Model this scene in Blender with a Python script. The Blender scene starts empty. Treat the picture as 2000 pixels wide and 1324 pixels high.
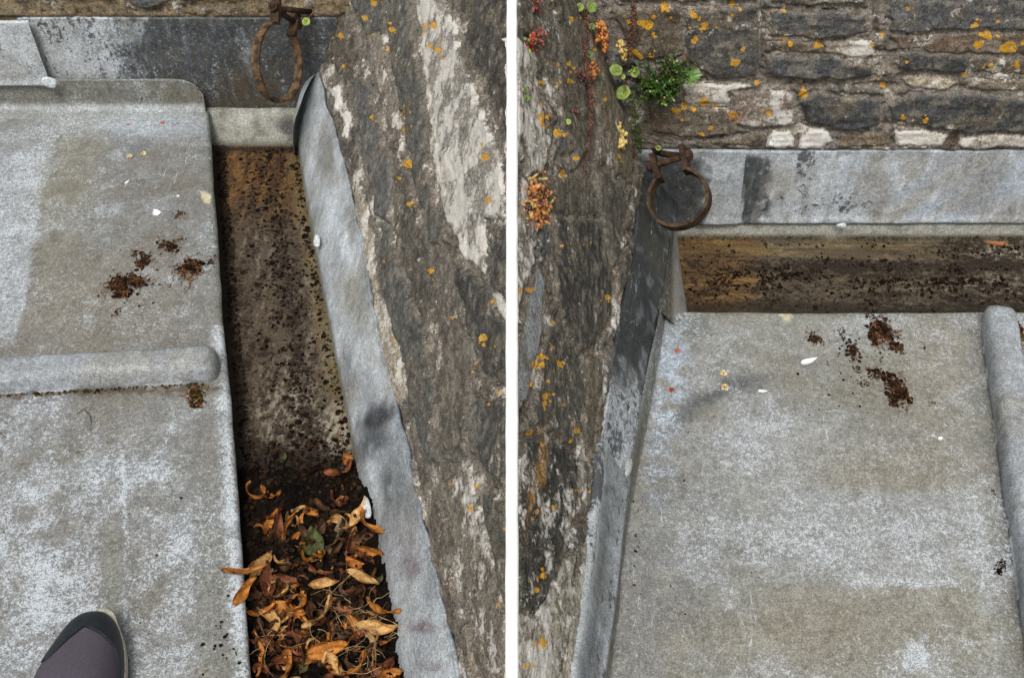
import bpy, math, random
import numpy as np
from mathutils import Vector, Matrix

# ------------------------------------------------------------------ camera, sky, sun, exposure
F = 2200.0                                   # focal length in photo pixels (photo 2000 x 1324)
TH = math.atan2(662 + 1450, F)               # pitch below the horizon
CAMH = 1.43 * math.sin(TH)
scene = bpy.context.scene
col = scene.collection
cam = bpy.data.cameras.new('camera'); cam.sensor_width = 36.0; cam.lens = 36.0 * F / 2000.0
cam.clip_start = 0.02; cam.clip_end = 5000
camo = bpy.data.objects.new('camera', cam); col.objects.link(camo)
camo.location = (0, 0, CAMH); camo.rotation_euler = (math.pi/2 - TH, 0, 0)
scene.camera = camo

SUN_EL, SUN_AZ = math.radians(60), math.radians(-166)     # high, behind the camera and a little to the left (azimuth from +Y, clockwise)
world = bpy.data.worlds.new('World'); scene.world = world; world.use_nodes = True
wn = world.node_tree.nodes; wl = world.node_tree.links
sky = wn.new('ShaderNodeTexSky'); sky.sky_type = 'NISHITA'; sky.sun_disc = False
sky.sun_elevation = SUN_EL; sky.sun_rotation = SUN_AZ
sky.air_density = 1.0; sky.dust_density = 4.0; sky.ozone_density = 1.0
hs = wn.new('ShaderNodeHueSaturation'); hs.inputs['Saturation'].default_value = 0.12    # high thin cloud: nearly grey light
wl.new(sky.outputs[0], hs.inputs['Color'])
bg = wn['Background']; bg.inputs['Strength'].default_value = 0.105
wl.new(hs.outputs[0], bg.inputs['Color'])
sund = bpy.data.lights.new('sun', 'SUN'); sund.energy = 1.8; sund.angle = math.radians(18); sund.color = (1, 0.965, 0.91)
suno = bpy.data.objects.new('sun', sund); col.objects.link(suno)
sdir = Vector((math.sin(SUN_AZ)*math.cos(SUN_EL), math.cos(SUN_AZ)*math.cos(SUN_EL), math.sin(SUN_EL)))
suno.rotation_euler = sdir.to_track_quat('Z', 'Y').to_euler()
suno.location = (0, 0, 6)
vs = scene.view_settings
vs.view_transform = 'Standard'; vs.look = 'None'; vs.exposure = 0.38; vs.gamma = 1.0; vs.use_curve_mapping = False

# ------------------------------------------------------------------ geometry helpers
rng = np.random.default_rng(7); random.seed(7)
C0 = np.array([0, 0, CAMH]); FWD = np.array([0, math.cos(TH), -math.sin(TH)]); UPV = np.array([0, math.sin(TH), math.cos(TH)])

def ray(u, v):
    return np.array([(u-1000)/F, 0, 0]) + UPV*((662-v)/F) + FWD
def P(u, v, z=0.0):                        # photo pixel -> point on a level plane
    d = ray(u, v); return C0 + d*((z-CAMH)/d[2])
def PY(u, v, y):                           # photo pixel -> point on an upright plane facing the camera
    d = ray(u, v); return C0 + d*(y/d[1])
def proj(p):                               # survey points -> photo pixels (only used to lay out stones and stains)
    q = p - C0; dz = q @ FWD
    return 1000 + F*q[..., 0]/dz, 662 - F*(q @ UPV)/dz
def xcurve(pts, z):                        # pixel polyline on a level plane -> function x(y)
    w = np.array([P(u, v, z) for u, v in pts]); w = w[np.argsort(w[:, 1])]
    def f(y):
        y = np.asarray(y, float); x = np.interp(y, w[:, 1], w[:, 0])
        s0 = (w[1, 0]-w[0, 0])/(w[1, 1]-w[0, 1]); s1 = (w[-1, 0]-w[-2, 0])/(w[-1, 1]-w[-2, 1])
        x = np.where(y < w[0, 1], w[0, 0]+(y-w[0, 1])*s0, x)
        return np.where(y > w[-1, 1], w[-1, 0]+(y-w[-1, 1])*s1, x)
    return f

_perm = {}
def perlin(p, seed=0):
    if seed not in _perm:
        r = np.random.default_rng(seed+1000); t = r.permutation(256); g = r.normal(size=(256, 3)); g /= np.linalg.norm(g, axis=1)[:, None]
        _perm[seed] = (np.concatenate([t, t, t]), g)
    t, g = _perm[seed]
    i = np.floor(p).astype(int); f = p - i; i &= 255
    w = f*f*f*(f*(f*6-15)+10); out = 0
    for dx in (0, 1):
        for dy in (0, 1):
            for dz in (0, 1):
                h = t[t[t[(i[:, 0]+dx) & 255]+((i[:, 1]+dy) & 255)]+((i[:, 2]+dz) & 255)]
                gg = g[h]; dot = gg[:, 0]*(f[:, 0]-dx)+gg[:, 1]*(f[:, 1]-dy)+gg[:, 2]*(f[:, 2]-dz)
                out = out + dot*(w[:, 0] if dx else 1-w[:, 0])*(w[:, 1] if dy else 1-w[:, 1])*(w[:, 2] if dz else 1-w[:, 2])
    return out*1.6
def fbm(p, scale, octv=4, seed=0, gain=0.5):
    sh = p.shape[:-1]; q = p.reshape(-1, 3)*np.asarray(scale); a = 1.0; s = 0; tot = 0
    for k in range(octv):
        s = s + a*perlin(q*(2.03**k)+k*17.3, seed+k); tot += a; a *= gain
    return (s/tot*1.5).reshape(sh)
def sstep(a, b, x):
    t = np.clip((x-a)/(b-a), 0, 1); return t*t*(3-2*t)
def C(h):                                  # sRGB hex -> linear
    v = np.array([int(h[i:i+2], 16)/255 for i in (0, 2, 4)]); return np.where(v <= .04045, v/12.92, ((v+.055)/1.055)**2.4)
def mix(a, b, f):
    return a*(1-f[..., None]) + np.asarray(b)*f[..., None]
def blob(u, v, cu, cv, ru, rv, rot=0, soft=0.5):
    c, s = math.cos(math.radians(rot)), math.sin(math.radians(rot)); du, dv = u-cu, v-cv
    r = np.sqrt(((du*c+dv*s)/ru)**2 + ((-du*s+dv*c)/rv)**2)
    return 1-sstep(1-soft, 1+soft, r)
def polydist(u, v, poly):                  # signed distance (inside positive) to a pixel polygon
    poly = np.asarray(poly, float); n = len(poly); d = np.full(u.shape, 1e9); ins = np.zeros(u.shape, bool)
    for i in range(n):
        a, b = poly[i], poly[(i+1) % n]; e = b-a; L = e@e
        t = np.clip(((u-a[0])*e[0]+(v-a[1])*e[1])/L, 0, 1)
        d = np.minimum(d, np.hypot(u-a[0]-t*e[0], v-a[1]-t*e[1]))
        if a[1] != b[1]:
            c = ((a[1] > v) != (b[1] > v)) & (u < (b[0]-a[0])*(v-a[1])/(b[1]-a[1])+a[0]); ins ^= c
    return np.where(ins, d, -d)
def gnorm(p):                              # normals of a point grid
    a = np.gradient(p, axis=0); b = np.gradient(p, axis=1); n = np.cross(a, b); return n/(np.linalg.norm(n, axis=-1, keepdims=True)+1e-12)

# ------------------------------------------------------------------ object helpers
def add_obj(name, me, parent=None, mat=None):
    o = bpy.data.objects.new(name, me); col.objects.link(o)
    if mat: me.materials.append(mat)
    if parent is not None:
        o.parent = parent; o.matrix_parent_inverse = Matrix.Translation(parent.location).inverted()
    return o
def tag(o, label=None, cat=None, group=None, kind=None):
    for k, v in (('label', label), ('category', cat), ('group', group), ('kind', kind)):
        if v: o[k] = v
    return o
def thing(name, label, cat, loc, group=None):
    o = bpy.data.objects.new(name, None); col.objects.link(o); o.location = loc; o.empty_display_size = 0.02
    return tag(o, label, cat, group)
def mesh(name, v, f, smooth=True, attrs=None):
    me = bpy.data.meshes.new(name); v = np.asarray(v, float)
    f = [tuple(int(i) for i in q) for q in f] if not isinstance(f, np.ndarray) else f
    if isinstance(f, np.ndarray):
        k = f.shape[1]; me.vertices.add(len(v)); me.vertices.foreach_set('co', v.ravel().astype(np.float32))
        me.loops.add(f.size); me.loops.foreach_set('vertex_index', f.ravel().astype(np.int32))
        me.polygons.add(len(f)); me.polygons.foreach_set('loop_start', np.arange(0, f.size, k, dtype=np.int32))
        me.update(calc_edges=True)
    else:
        me.from_pydata(v.tolist(), [], f)
    me.polygons.foreach_set('use_smooth', np.full(len(me.polygons), smooth)); 
    for an, av in (attrs or {}).items():
        a = me.attributes.new(an, 'FLOAT_COLOR', 'POINT'); w = np.ones((len(v), 4), np.float32); w[:, :3] = av.reshape(-1, 3); a.data.foreach_set('color', w.ravel())
    me.update(); return me
def gridfaces(n, m, flip=False):
    i = np.arange(n*m).reshape(n, m); f = np.stack([i[:-1, :-1], i[1:, :-1], i[1:, 1:], i[:-1, 1:]], -1).reshape(-1, 4)
    return f[:, ::-1].copy() if flip else f
def sheet(name, pos, colr, msk, mat, parent=None, flip=False):
    n, m = pos.shape[:2]
    me = mesh(name, pos.reshape(-1, 3), gridfaces(n, m, flip), True, {'Col': colr, 'Msk': msk})
    return add_obj(name, me, parent, mat)

# ------------------------------------------------------------------ materials
def nodes_of(name):
    m = bpy.data.materials.new(name); m.use_nodes = True; nt = m.node_tree; return m, nt.nodes, nt.links, nt.nodes['Principled BSDF']
def mnode(N, L, op, a, b=None, c=None, clamp=False):
    n = N.new('ShaderNodeMath'); n.operation = op; n.use_clamp = clamp
    for k, x in enumerate((a, b, c)):
        if x is None: continue
        if isinstance(x, (int, float)): n.inputs[k].default_value = x
        else: L.new(x, n.inputs[k])
    return n.outputs[0]
def mixc(N, L, fac, a, b, typ='MIX'):
    n = N.new('ShaderNodeMix'); n.data_type = 'RGBA'; n.blend_type = typ
    for k, x in ((0, fac), (6, a), (7, b)):
        if isinstance(x, (int, float)): n.inputs[k].default_value = x
        elif isinstance(x, (tuple, list, np.ndarray)): n.inputs[k].default_value = (*[float(t) for t in x[:3]], 1)
        else: L.new(x, n.inputs[k])
    return n.outputs[2]
def noise(N, L, vec, scale, detail=3, rough=0.55, dist=0.0):
    n = N.new('ShaderNodeTexNoise'); n.inputs['Scale'].default_value = scale; n.inputs['Detail'].default_value = detail
    n.inputs['Roughness'].default_value = rough; n.inputs['Distortion'].default_value = dist; L.new(vec, n.inputs['Vector']); return n.outputs['Fac']
def ramp(N, L, x, a, b, clamp=True):
    n = N.new('ShaderNodeMapRange'); n.interpolation_type = 'SMOOTHSTEP'; n.inputs[1].default_value = a; n.inputs[2].default_value = b
    L.new(x, n.inputs[0]); return n.outputs[0]
def weathered(name, kind):
    """vertex colour = broad staining; nodes add grain, flecks, scratches, pits and relief"""
    m, N, L, bs = nodes_of(name)
    tc = N.new('ShaderNodeTexCoord').outputs['Object']
    at = N.new('ShaderNodeAttribute'); at.attribute_name = 'Col'
    mk = N.new('ShaderNodeAttribute'); mk.attribute_name = 'Msk'
    sep = N.new('ShaderNodeSeparateColor'); L.new(mk.outputs['Color'], sep.inputs[0]); mr, mg, mb = sep.outputs[0], sep.outputs[1], sep.outputs[2]
    c = at.outputs['Color']
    if kind == 'lead':
        n1 = noise(N, L, tc, 620, 2, 0.7); n2 = noise(N, L, tc, 210, 5, 0.75, 0.7); n3 = noise(N, L, tc, 210, 1.5, 0.5, 2.2)
        v = mnode(N, L, 'ADD', mnode(N, L, 'MULTIPLY', n1, 0.6), mnode(N, L, 'MULTIPLY', n2, 0.5))
        c = mixc(N, L, 1.0, c, mixc(N, L, ramp(N, L, v, 0.40, 0.70), (0.44, 0.435, 0.42), (1.14, 1.148, 1.165)), 'MULTIPLY')
        n5 = noise(N, L, tc, 46, 6, 0.7, 0.8); c = mixc(N, L, 1.0, c, mixc(N, L, ramp(N, L, n5, 0.34, 0.68), (0.80, 0.795, 0.78), (1.10, 1.105, 1.11)), 'MULTIPLY')
        # chalky bloom eaten into worm-like flecks
        fl = ramp(N, L, mnode(N, L, 'ADD', n2, mnode(N, L, 'MULTIPLY', mr, 0.24)), 0.60, 0.74)
        fl = mnode(N, L, 'MULTIPLY', fl, ramp(N, L, mnode(N, L, 'ADD', n1, mnode(N, L, 'MULTIPLY', mr, 0.10)), 0.48, 0.60))
        c = mixc(N, L, mnode(N, L, 'MULTIPLY', fl, 0.74), c, C('c6ced6'))
        # fine curly scratches: contour lines of a noise field
        ln = mnode(N, L, 'ABSOLUTE', mnode(N, L, 'SUBTRACT', n3, 0.5)); ln = ramp(N, L, ln, 0.022, 0.006)
        brk = ramp(N, L, noise(N, L, tc, 80, 2, 0.6), 0.48, 0.60)
        ln = mnode(N, L, 'MULTIPLY', mnode(N, L, 'MULTIPLY', ln, brk), mnode(N, L, 'ADD', mnode(N, L, 'MULTIPLY', mr, 0.9), 0.18, clamp=True))
        c = mixc(N, L, mnode(N, L, 'MULTIPLY', ln, 0.75), c, C('d4dbe0'))
        # long fine scratches
        for (sx, sy, rz, thr) in ((1.0, .10, .5, .0045), (.12, 1.0, .25, .004), (1.0, .16, -.7, .004)):
            mp = N.new('ShaderNodeMapping'); mp.inputs['Scale'].default_value = (sx, sy, 1); mp.inputs['Rotation'].default_value = (0, 0, rz); L.new(tc, mp.inputs['Vector'])
            sc = mnode(N, L, 'ABSOLUTE', mnode(N, L, 'SUBTRACT', noise(N, L, mp.outputs[0], 75, 2, .5, .3), 0.5)); sc = ramp(N, L, sc, thr, thr*.3)
            sc = mnode(N, L, 'MULTIPLY', sc, ramp(N, L, noise(N, L, mp.outputs[0], 40, 2, .5), .56, .64)); c = mixc(N, L, mnode(N, L, 'MULTIPLY', sc, .6), c, C('c3c8cb') if sx == 1.0 else C('4d4c48'))
        # black oxide eaten in blotches
        ox = ramp(N, L, mnode(N, L, 'ADD', noise(N, L, tc, 130, 5, 0.72, 0.5), mnode(N, L, 'MULTIPLY', mg, 0.6)), 0.74, 0.84)
        c = mixc(N, L, mnode(N, L, 'MULTIPLY', ox, 0.88), c, C('383a3c'))
        pit = ramp(N, L, noise(N, L, tc, 260, 2, 0.5), 0.30, 0.24)
        c = mixc(N, L, mnode(N, L, 'MULTIPLY', pit, 0.45), c, C('55524c'))
        # brown dirt film (blue channel)
        dt = ramp(N, L, mnode(N, L, 'ADD', noise(N, L, tc, 95, 5, 0.7), mnode(N, L, 'MULTIPLY', mb, 0.6)), 0.70, 0.88)
        c = mixc(N, L, mnode(N, L, 'MULTIPLY', dt, 0.7), c, C('4f4030'))
        hgt = mnode(N, L, 'ADD', mnode(N, L, 'MULTIPLY', n2, 0.6), mnode(N, L, 'MULTIPLY', n1, 0.4)); bstr, bd = 0.25, 0.0008
        rough = ramp(N, L, n2, 0.2, 0.8); L.new(mnode(N, L, 'MULTIPLY_ADD', rough, 0.25, 0.5), bs.inputs['Roughness']); bs.inputs['Specular IOR Level'].default_value = 0.35
    elif kind == 'gutter':
        mp = N.new('ShaderNodeMapping'); L.new(tc, mp.inputs['Vector']); mp.inputs['Scale'].default_value = (1, 1, 1)
        n1 = noise(N, L, tc, 420, 4, 0.8); n2 = noise(N, L, tc, 190, 6, 0.8, 0.4); n3 = noise(N, L, tc, 85, 6, 0.8, 0.3)
        c = mixc(N, L, 1.0, c, mixc(N, L, ramp(N, L, n1, 0.34, 0.68), (0.55, 0.53, 0.5), (1.45, 1.45, 1.42)), 'MULTIPLY')
        pa = ramp(N, L, mnode(N, L, 'ADD', n2, mnode(N, L, 'MULTIPLY', mr, 0.4)), 0.62, 0.72)
        c = mixc(N, L, mnode(N, L, 'MULTIPLY', pa, 0.6), c, C('857b6c'))
        cr = ramp(N, L, mnode(N, L, 'ADD', mnode(N, L, 'MULTIPLY_ADD', n3, 0.40, mnode(N, L, 'MULTIPLY', n2, 0.60)), mnode(N, L, 'MULTIPLY', mg, 0.27)), 0.61, 0.65)
        c = mixc(N, L, mnode(N, L, 'MULTIPLY', cr, 0.93), c, mixc(N, L, ramp(N, L, n1, .4, .7), C('140e0a'), C('3a2b20')))
        hgt = mnode(N, L, 'ADD', mnode(N, L, 'MULTIPLY', n1, 0.4), mnode(N, L, 'MULTIPLY', cr, 0.5)); bstr, bd = 0.8, 0.002
        bs.inputs['Roughness'].default_value = 0.75; bs.inputs['Specular IOR Level'].default_value = 0.3
    elif kind == 'stone':
        n1 = noise(N, L, tc, 560, 3, 0.75); n2 = noise(N, L, tc, 170, 6, 0.8, 0.4); n3 = noise(N, L, tc, 70, 7, 0.8, 0.3)
        v = mnode(N, L, 'ADD', mnode(N, L, 'MULTIPLY', n1, 0.6), mnode(N, L, 'MULTIPLY', n2, 0.5))
        c = mixc(N, L, 1.0, c, mixc(N, L, ramp(N, L, v, 0.38, 0.72), (0.22, 0.218, 0.215), (1.9, 1.88, 1.84)), 'MULTIPLY')
        mot = noise(N, L, tc, 34, 5, 0.7, 0.5); c = mixc(N, L, ramp(N, L, mot, 0.52, 0.72), c, mixc(N, L, 0.5, c, C('8f887c')))
        c = mixc(N, L, ramp(N, L, mot, 0.46, 0.30), c, mixc(N, L, 0.55, c, C('3a3733')))
        # pale crustose lichen
        fl = ramp(N, L, mnode(N, L, 'ADD', n3, mnode(N, L, 'MULTIPLY', mr, 0.42)), 0.66, 0.76)
        fl2 = ramp(N, L, mnode(N, L, 'ADD', n2, mnode(N, L, 'MULTIPLY', mr, 0.3)), 0.68, 0.75)
        fl = mnode(N, L, 'MAXIMUM', fl, mnode(N, L, 'MULTIPLY', fl2, 0.8))
        c = mixc(N, L, mnode(N, L, 'MULTIPLY', fl, mnode(N, L, 'MULTIPLY_ADD', n1, 0.9, 0.35, clamp=True)), c, C('ddd9d1'))
        # black algae / dark moss specks
        dk = ramp(N, L, mnode(N, L, 'ADD', noise(N, L, tc, 230, 4, 0.7), mnode(N, L, 'MULTIPLY', mg, 0.5)), 0.72, 0.80)
        c = mixc(N, L, mnode(N, L, 'MULTIPLY', dk, 0.8), c, C('26231f'))
        # orange lichen
        orr = ramp(N, L, mnode(N, L, 'ADD', mb, mnode(N, L, 'MULTIPLY', mnode(N, L, 'SUBTRACT', n2, 0.5), 1.5)), 0.47, 0.57)
        oc = mixc(N, L, ramp(N, L, n1, 0.3, 0.7), C('b0720f'), C('f0bb38'))
        oc = mixc(N, L, ramp(N, L, n3, .52, .66), oc, C('c9b56a')); orr = mnode(N, L, 'MULTIPLY', orr, ramp(N, L, noise(N, L, tc, 260, 3, .6), .30, .46)); c = mixc(N, L, mnode(N, L, 'MULTIPLY', orr, 0.9), c, oc)
        hgt = mnode(N, L, 'ADD', mnode(N, L, 'MULTIPLY', n2, 0.8), mnode(N, L, 'MULTIPLY', n1, 0.35)); bstr, bd = 0.9, 0.0035
        bs.inputs['Roughness'].default_value = 0.92; bs.inputs['Specular IOR Level'].default_value = 0.2
    else:                                   # soil / dirt
        n1 = noise(N, L, tc, 420, 4, 0.8); n2 = noise(N, L, tc, 150, 5, 0.7)
        c = mixc(N, L, 1.0, c, mixc(N, L, ramp(N, L, n1, 0.3, 0.72), (0.25, 0.25, 0.25), (1.7, 1.62, 1.5)), 'MULTIPLY')
        fl = ramp(N, L, noise(N, L, tc, 480, 2, 0.6), 0.70, 0.76)
        c = mixc(N, L, mnode(N, L, 'MULTIPLY', fl, 0.5), c, C('7d6a50'))
        hgt = mnode(N, L, 'ADD', n1, n2); bstr, bd = 1.0, 0.005
        bs.inputs['Roughness'].default_value = 0.95; bs.inputs['Specular IOR Level'].default_value = 0.105
    L.new(c, bs.inputs['Base Color'])
    bp = N.new('ShaderNodeBump'); bp.inputs['Strength'].default_value = bstr; bp.inputs['Distance'].default_value = bd; L.new(hgt, bp.inputs['Height'])
    L.new(bp.outputs[0], bs.inputs['Normal'])
    return m
LEAD = weathered('weathered_lead', 'lead'); STONE = weathered('lichened_stone', 'stone'); SOIL = weathered('leaf_soil', 'soil'); GUTTER = weathered('stained_gutter_lead', 'gutter')
def simple(name, c1, c2, scale=300, rough=0.8, bump=0.3, bd=0.001, spec=0.3, trans=0.0, lo=0.35, hi=0.65):
    m, N, L, bs = nodes_of(name); tc = N.new('ShaderNodeTexCoord').outputs['Object']; n = noise(N, L, tc, scale, 4, 0.65)
    oi = N.new('ShaderNodeObjectInfo')
    c = mixc(N, L, ramp(N, L, n, lo, hi), C(c1), C(c2))
    h = N.new('ShaderNodeHueSaturation'); L.new(c, h.inputs['Color']); L.new(mnode(N, L, 'MULTIPLY_ADD', oi.outputs['Random'], 0.5, 0.75), h.inputs['Value'])
    L.new(h.outputs[0], bs.inputs['Base Color']); bs.inputs['Roughness'].default_value = rough; bs.inputs['Specular IOR Level'].default_value = spec
    if bump:
        b = N.new('ShaderNodeBump'); b.inputs['Strength'].default_value = bump; b.inputs['Distance'].default_value = bd; L.new(n, b.inputs['Height']); L.new(b.outputs[0], bs.inputs['Normal'])
    if trans:
        t = N.new('ShaderNodeBsdfTranslucent'); L.new(h.outputs[0], t.inputs['Color']); ms = N.new('ShaderNodeMixShader'); ms.inputs[0].default_value = trans
        L.new(bs.outputs[0], ms.inputs[1]); L.new(t.outputs[0], ms.inputs[2]); L.new(ms.outputs[0], N['Material Output'].inputs['Surface'])
    return m

# ------------------------------------------------------------------ survey lines (photo pixels laid onto level planes)
ZG = -0.045                                  # gutter floor level below the roof sheets
X_LE = xcurve([(408, 215), (413, 300), (425, 480), (440, 680), (458, 880), (472, 1080), (490, 1324)], 0)
X_GR = xcurve([(580, 280), (606, 440), (640, 620), (668, 760), (695, 900), (735, 1080), (773, 1290), (780, 1324)], ZG)
ZF = 0.06
X_FT = xcurve([(600, 75), (621, 140), (648, 240), (681, 360), (706, 480), (736, 640), (773, 790), (806, 920), (843, 1100), (896, 1324)], ZF)
YB = P(200, 220, 0)[1]; YR = P(1600, 472, ZG)[1]
X_RC = xcurve([(1300, 602), (1288, 700), (1272, 800), (1250, 900), (1232, 1000), (1215, 1120), (1195, 1324)], 0)
ZU = 0.03
X_RU = xcurve([(1314, 455), (1308, 500), (1300, 560), (1290, 592), (1264, 720), (1242, 850), (1224, 920), (1211, 1000), (1195, 1150), (1170, 1324)], ZU)
ZFR = 0.085
X_RF = xcurve([(1262, 300), (1245, 440), (1225, 560), (1207, 650), (1192, 760), (1168, 890), (1158, 1000), (1143, 1150), (1118, 1324)], ZFR)
def zcrest(y): return 0.188 + (np.asarray(y)-0.453)*0.4155
STRIPW = 0.0042                                # half width of the added white divider strip

def uvn(pos, amp=6.0, scale=40, seed=50):     # pixel coordinates wobbled by noise, so stain edges are ragged
    u, v = proj(pos); return u + amp*fbm(pos, scale, 4, seed), v + amp*fbm(pos, scale, 4, seed+9)
def lead_base(pos, base='878784', warm='7b766c', cool='989da1'):
    n = fbm(pos, 9, 5, 11); n2 = fbm(pos, 34, 5, 12); n3 = fbm(pos, 5, 3, 13)
    c = np.broadcast_to(C(base), pos.shape).copy()
    c = mix(c, C(warm), sstep(-0.05, 0.55, n+0.35*n2)*0.75)
    c = mix(c, C(cool), sstep(0.0, 0.6, -n+0.4*n2)*0.7)
    c *= (1+0.12*n3+0.14*n2)[..., None]
    m = np.zeros(pos.shape); m[..., 0] = 0.12+0.35*sstep(-0.2, 0.5, -n+0.5*n2); m[..., 1] = 0.02; m[..., 2] = 0.05+0.15*sstep(0.1, 0.6, n)
    return c, m

# ------------------------------------------------------------------ ground and deck (below everything)
def boxmesh(name, x0, x1, y0, y1, z0, z1):
    v = [(x, y, z) for z in (z0, z1) for y in (y0, y1) for x in (x0, x1)]
    return mesh(name, v, [(0, 2, 3, 1), (4, 5, 7, 6), (0, 1, 5, 4), (2, 6, 7, 3), (0, 4, 6, 2), (1, 3, 7, 5)], False)
M_GROUND = simple('ground_earth', '4c4a3a', '6a6450', 3, 0.95)
M_DECK = simple('deck_boards', '4a4238', '6a5e50', 30, 0.9)
g = add_obj('ground', boxmesh('ground', -800, 800, -800, 800, -4.2, -4.0), None, M_GROUND); tag(g, kind='structure')
d = add_obj('roof_deck', boxmesh('roof_deck', -1.6, 1.6, -0.3, 2.4, -0.36, -0.07), None, M_DECK); tag(d, kind='structure')
d = add_obj('tower_base', boxmesh('tower_base', -1.55, 1.55, -0.25, 2.35, -4.0, -0.361), None, M_DECK); tag(d, kind='structure')

# ------------------------------------------------------------------ left lead roof: two bays, lead roll, upturned back edge
roofL = thing('lead_roof', 'weathered grey lead roof with chalky bloom beside the leaf filled gutter, left picture', 'lead roof', (-0.6, 1.0, 0))
yroll = P(200, 725, 0)[1]
EDGE_R = 0.007
def left_bay(name, y0, y1, back):
    step = 0.0022
    xs_n = 330; ys = np.arange(y0, y1, step)
    if back: ys = np.append(ys, y1)
    S = np.linspace(0, 1, xs_n)[None, :]
    Y = ys[:, None]+0*S
    xe = X_LE(ys)[:, None]; xl = np.minimum(P(-70, 1324, 0)[0], xe-0.30)-0.28*(ys[:, None]-0.5)
    X = xl + (xe-EDGE_R-xl)*S; Z = 0*X
    pos = np.stack([X, Y, Z], -1)
    # rounded arris and drip into the gutter
    k = 16; a = np.linspace(0, 1, k+1)[1:]
    ang = np.clip(a*2, 0, 1)*math.pi/2
    ex = np.where(a <= .5, np.sin(ang)*EDGE_R, EDGE_R-(a-.5)*2*0.016); ez = np.where(a <= .5, (np.cos(ang)-1)*EDGE_R, -EDGE_R-(a-.5)*2*(0.045-EDGE_R))
    ep = np.stack([xe-EDGE_R+ex[None, :], ys[:, None]+0*ex[None, :], 0*xe+ez[None, :]], -1)
    pos = np.concatenate([pos, ep], 1)
    if back:                                  # turned up against the wall, ear rounded off at the gutter corner
        last = pos[-1]; hh = 0.0515; xr = xe[-1, 0]; w = np.clip((xr-last[:, 0])/0.05, 0, 1); hx = hh*np.sqrt(1-(1-w)**2.2)
        inner = (np.arange(len(last)) < xs_n)
        hx = hx*inner
        rows = []; R = 0.011
        for q in np.linspace(0, 1, 34)[1:]:
            dd = q*(hx+R*0.6); th = np.minimum(dd/R, math.pi/2)
            r = last.copy(); r[:, 1] += np.where(hx > 1e-6, np.sin(th)*R, 0); r[:, 2] += np.where(hx > 1e-6, (1-np.cos(th))*R+np.maximum(dd-R*math.pi/2, 0), 0); rows.append(r)
        top = rows[-1].copy(); top[:, 1] += 0.006; rows.append(top)
        pos = np.concatenate([pos, np.array(rows)], 0)
    n = gnorm(pos)
    pos = pos + n*(0.0022*fbm(pos, 7, 3, 21)+0.0005*fbm(pos, 24, 3, 22))[..., None]*np.sign(n[..., 2:3].mean())
    u, v = uvn(pos, 10, 30)
    c, m = lead_base(pos)
    lite = sstep(6, -6, (u-75)+(v-440)*0.19)*sstep(700, 640, v)*sstep(230, 330, v)
    c = mix(c, C('aeb4ba'), 0.65*lite); m[..., 0] += 0.3*lite
    br = blob(u, v, 170, 600, 190, 95, 0, .6)*(1-lite); c = mix(c, C('857e70'), 0.6*br); m[..., 2] += 0.12*br
    c = mix(c, C('b9c2cb'), 0.6*blob(u, v, 270, 245, 150, 28, 0, .7)); m[..., 0] += 0.3*blob(u, v, 270, 245, 150, 28, 0, .7)
    c = mix(c, C('8b8672'), 0.5*blob(u, v, 130, 350, 60, 140, 10, .8))
    if back:
        upm = sstep(0.004, 0.02, pos[..., 2]); c = mix(c, C('77766c'), 0.6*upm); m[..., 1] += 0.22*upm; m[..., 2] += .15*upm
        c = mix(c, C('a9adad'), .7*np.exp(-((pos[..., 2]-.004)/.006)**2)*(pos[..., 1] > YB-.02))
        c = mix(c, C('6b6450'), .55*blob(u, v, 350, 195, 60, 22, 0, .7)*upm)
    arc = np.exp(-((np.hypot(u-300, v-180)-110)/16)**2)*(v > 255)*(u < 300); c = mix(c, C('777b80'), .5*arc)
    # near bay: chalk bloom and footworn bands
    ch = np.maximum.reduce([blob(u, v, 90, 1060, 130, 230, 5, .7), .9*blob(u, v, 330, 1150, 95, 190, 12, .7), .7*blob(u, v, 140, 880, 170, 50, 0, .8), .6*blob(u, v, 310, 960, 80, 90, 0, .8)])
    ch = ch*sstep(-.55, .25, fbm(pos, 24, 4, 33)+.1)*(v > 770)
    ch = np.maximum(ch, np.exp(-((u-242-(v-1000)*.005)/7)**2)*(v > 880)*(v < 1240))
    band = blob(u, v, 218, 1130, 20, 110, 0, .5)+blob(u, v, 425, 1150, 40, 220, -4, .5)
    ch = ch*(1-.9*np.clip(band, 0, 1))
    m[..., 0] += 0.55*ch; c = mix(c, C('a6acb1'), .3*ch); c = mix(c, C('84857f'), .7*np.clip(band, 0, 1))
    ed = np.exp(-((pos[..., 0]-X_LE(pos[..., 1])+.008)/.009)**2)*(v > 640)
    m[..., 0] += .75*ed*sstep(-.3, .3, fbm(pos, 20, 3, 35)+.15); c = mix(c, C('b7bdc1'), .4*ed)
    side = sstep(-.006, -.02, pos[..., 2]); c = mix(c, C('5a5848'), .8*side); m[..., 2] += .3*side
    edf = np.exp(-((pos[..., 0]-X_LE(pos[..., 1]))/.008)**2)*(v < 640); c = mix(c, C('6c6f5e'), .6*edf)
    c = mix(c, C('d8cfae'), blob(u, v, 400, 384, 11, 8, 30, .3)*.9)
    seam = np.exp(-((v-(772-.035*u))/9)**2); m[..., 2] += .5*seam*(u < 440); c = mix(c, C('5f5a4a'), .5*seam*(u < 430))
    return sheet(name, pos, c, np.clip(m, 0, 1), LEAD, roofL)
left_bay('roof_sheet', yroll, YB, True)
left_bay('roof_sheet', 0.30, yroll, False)

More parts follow.
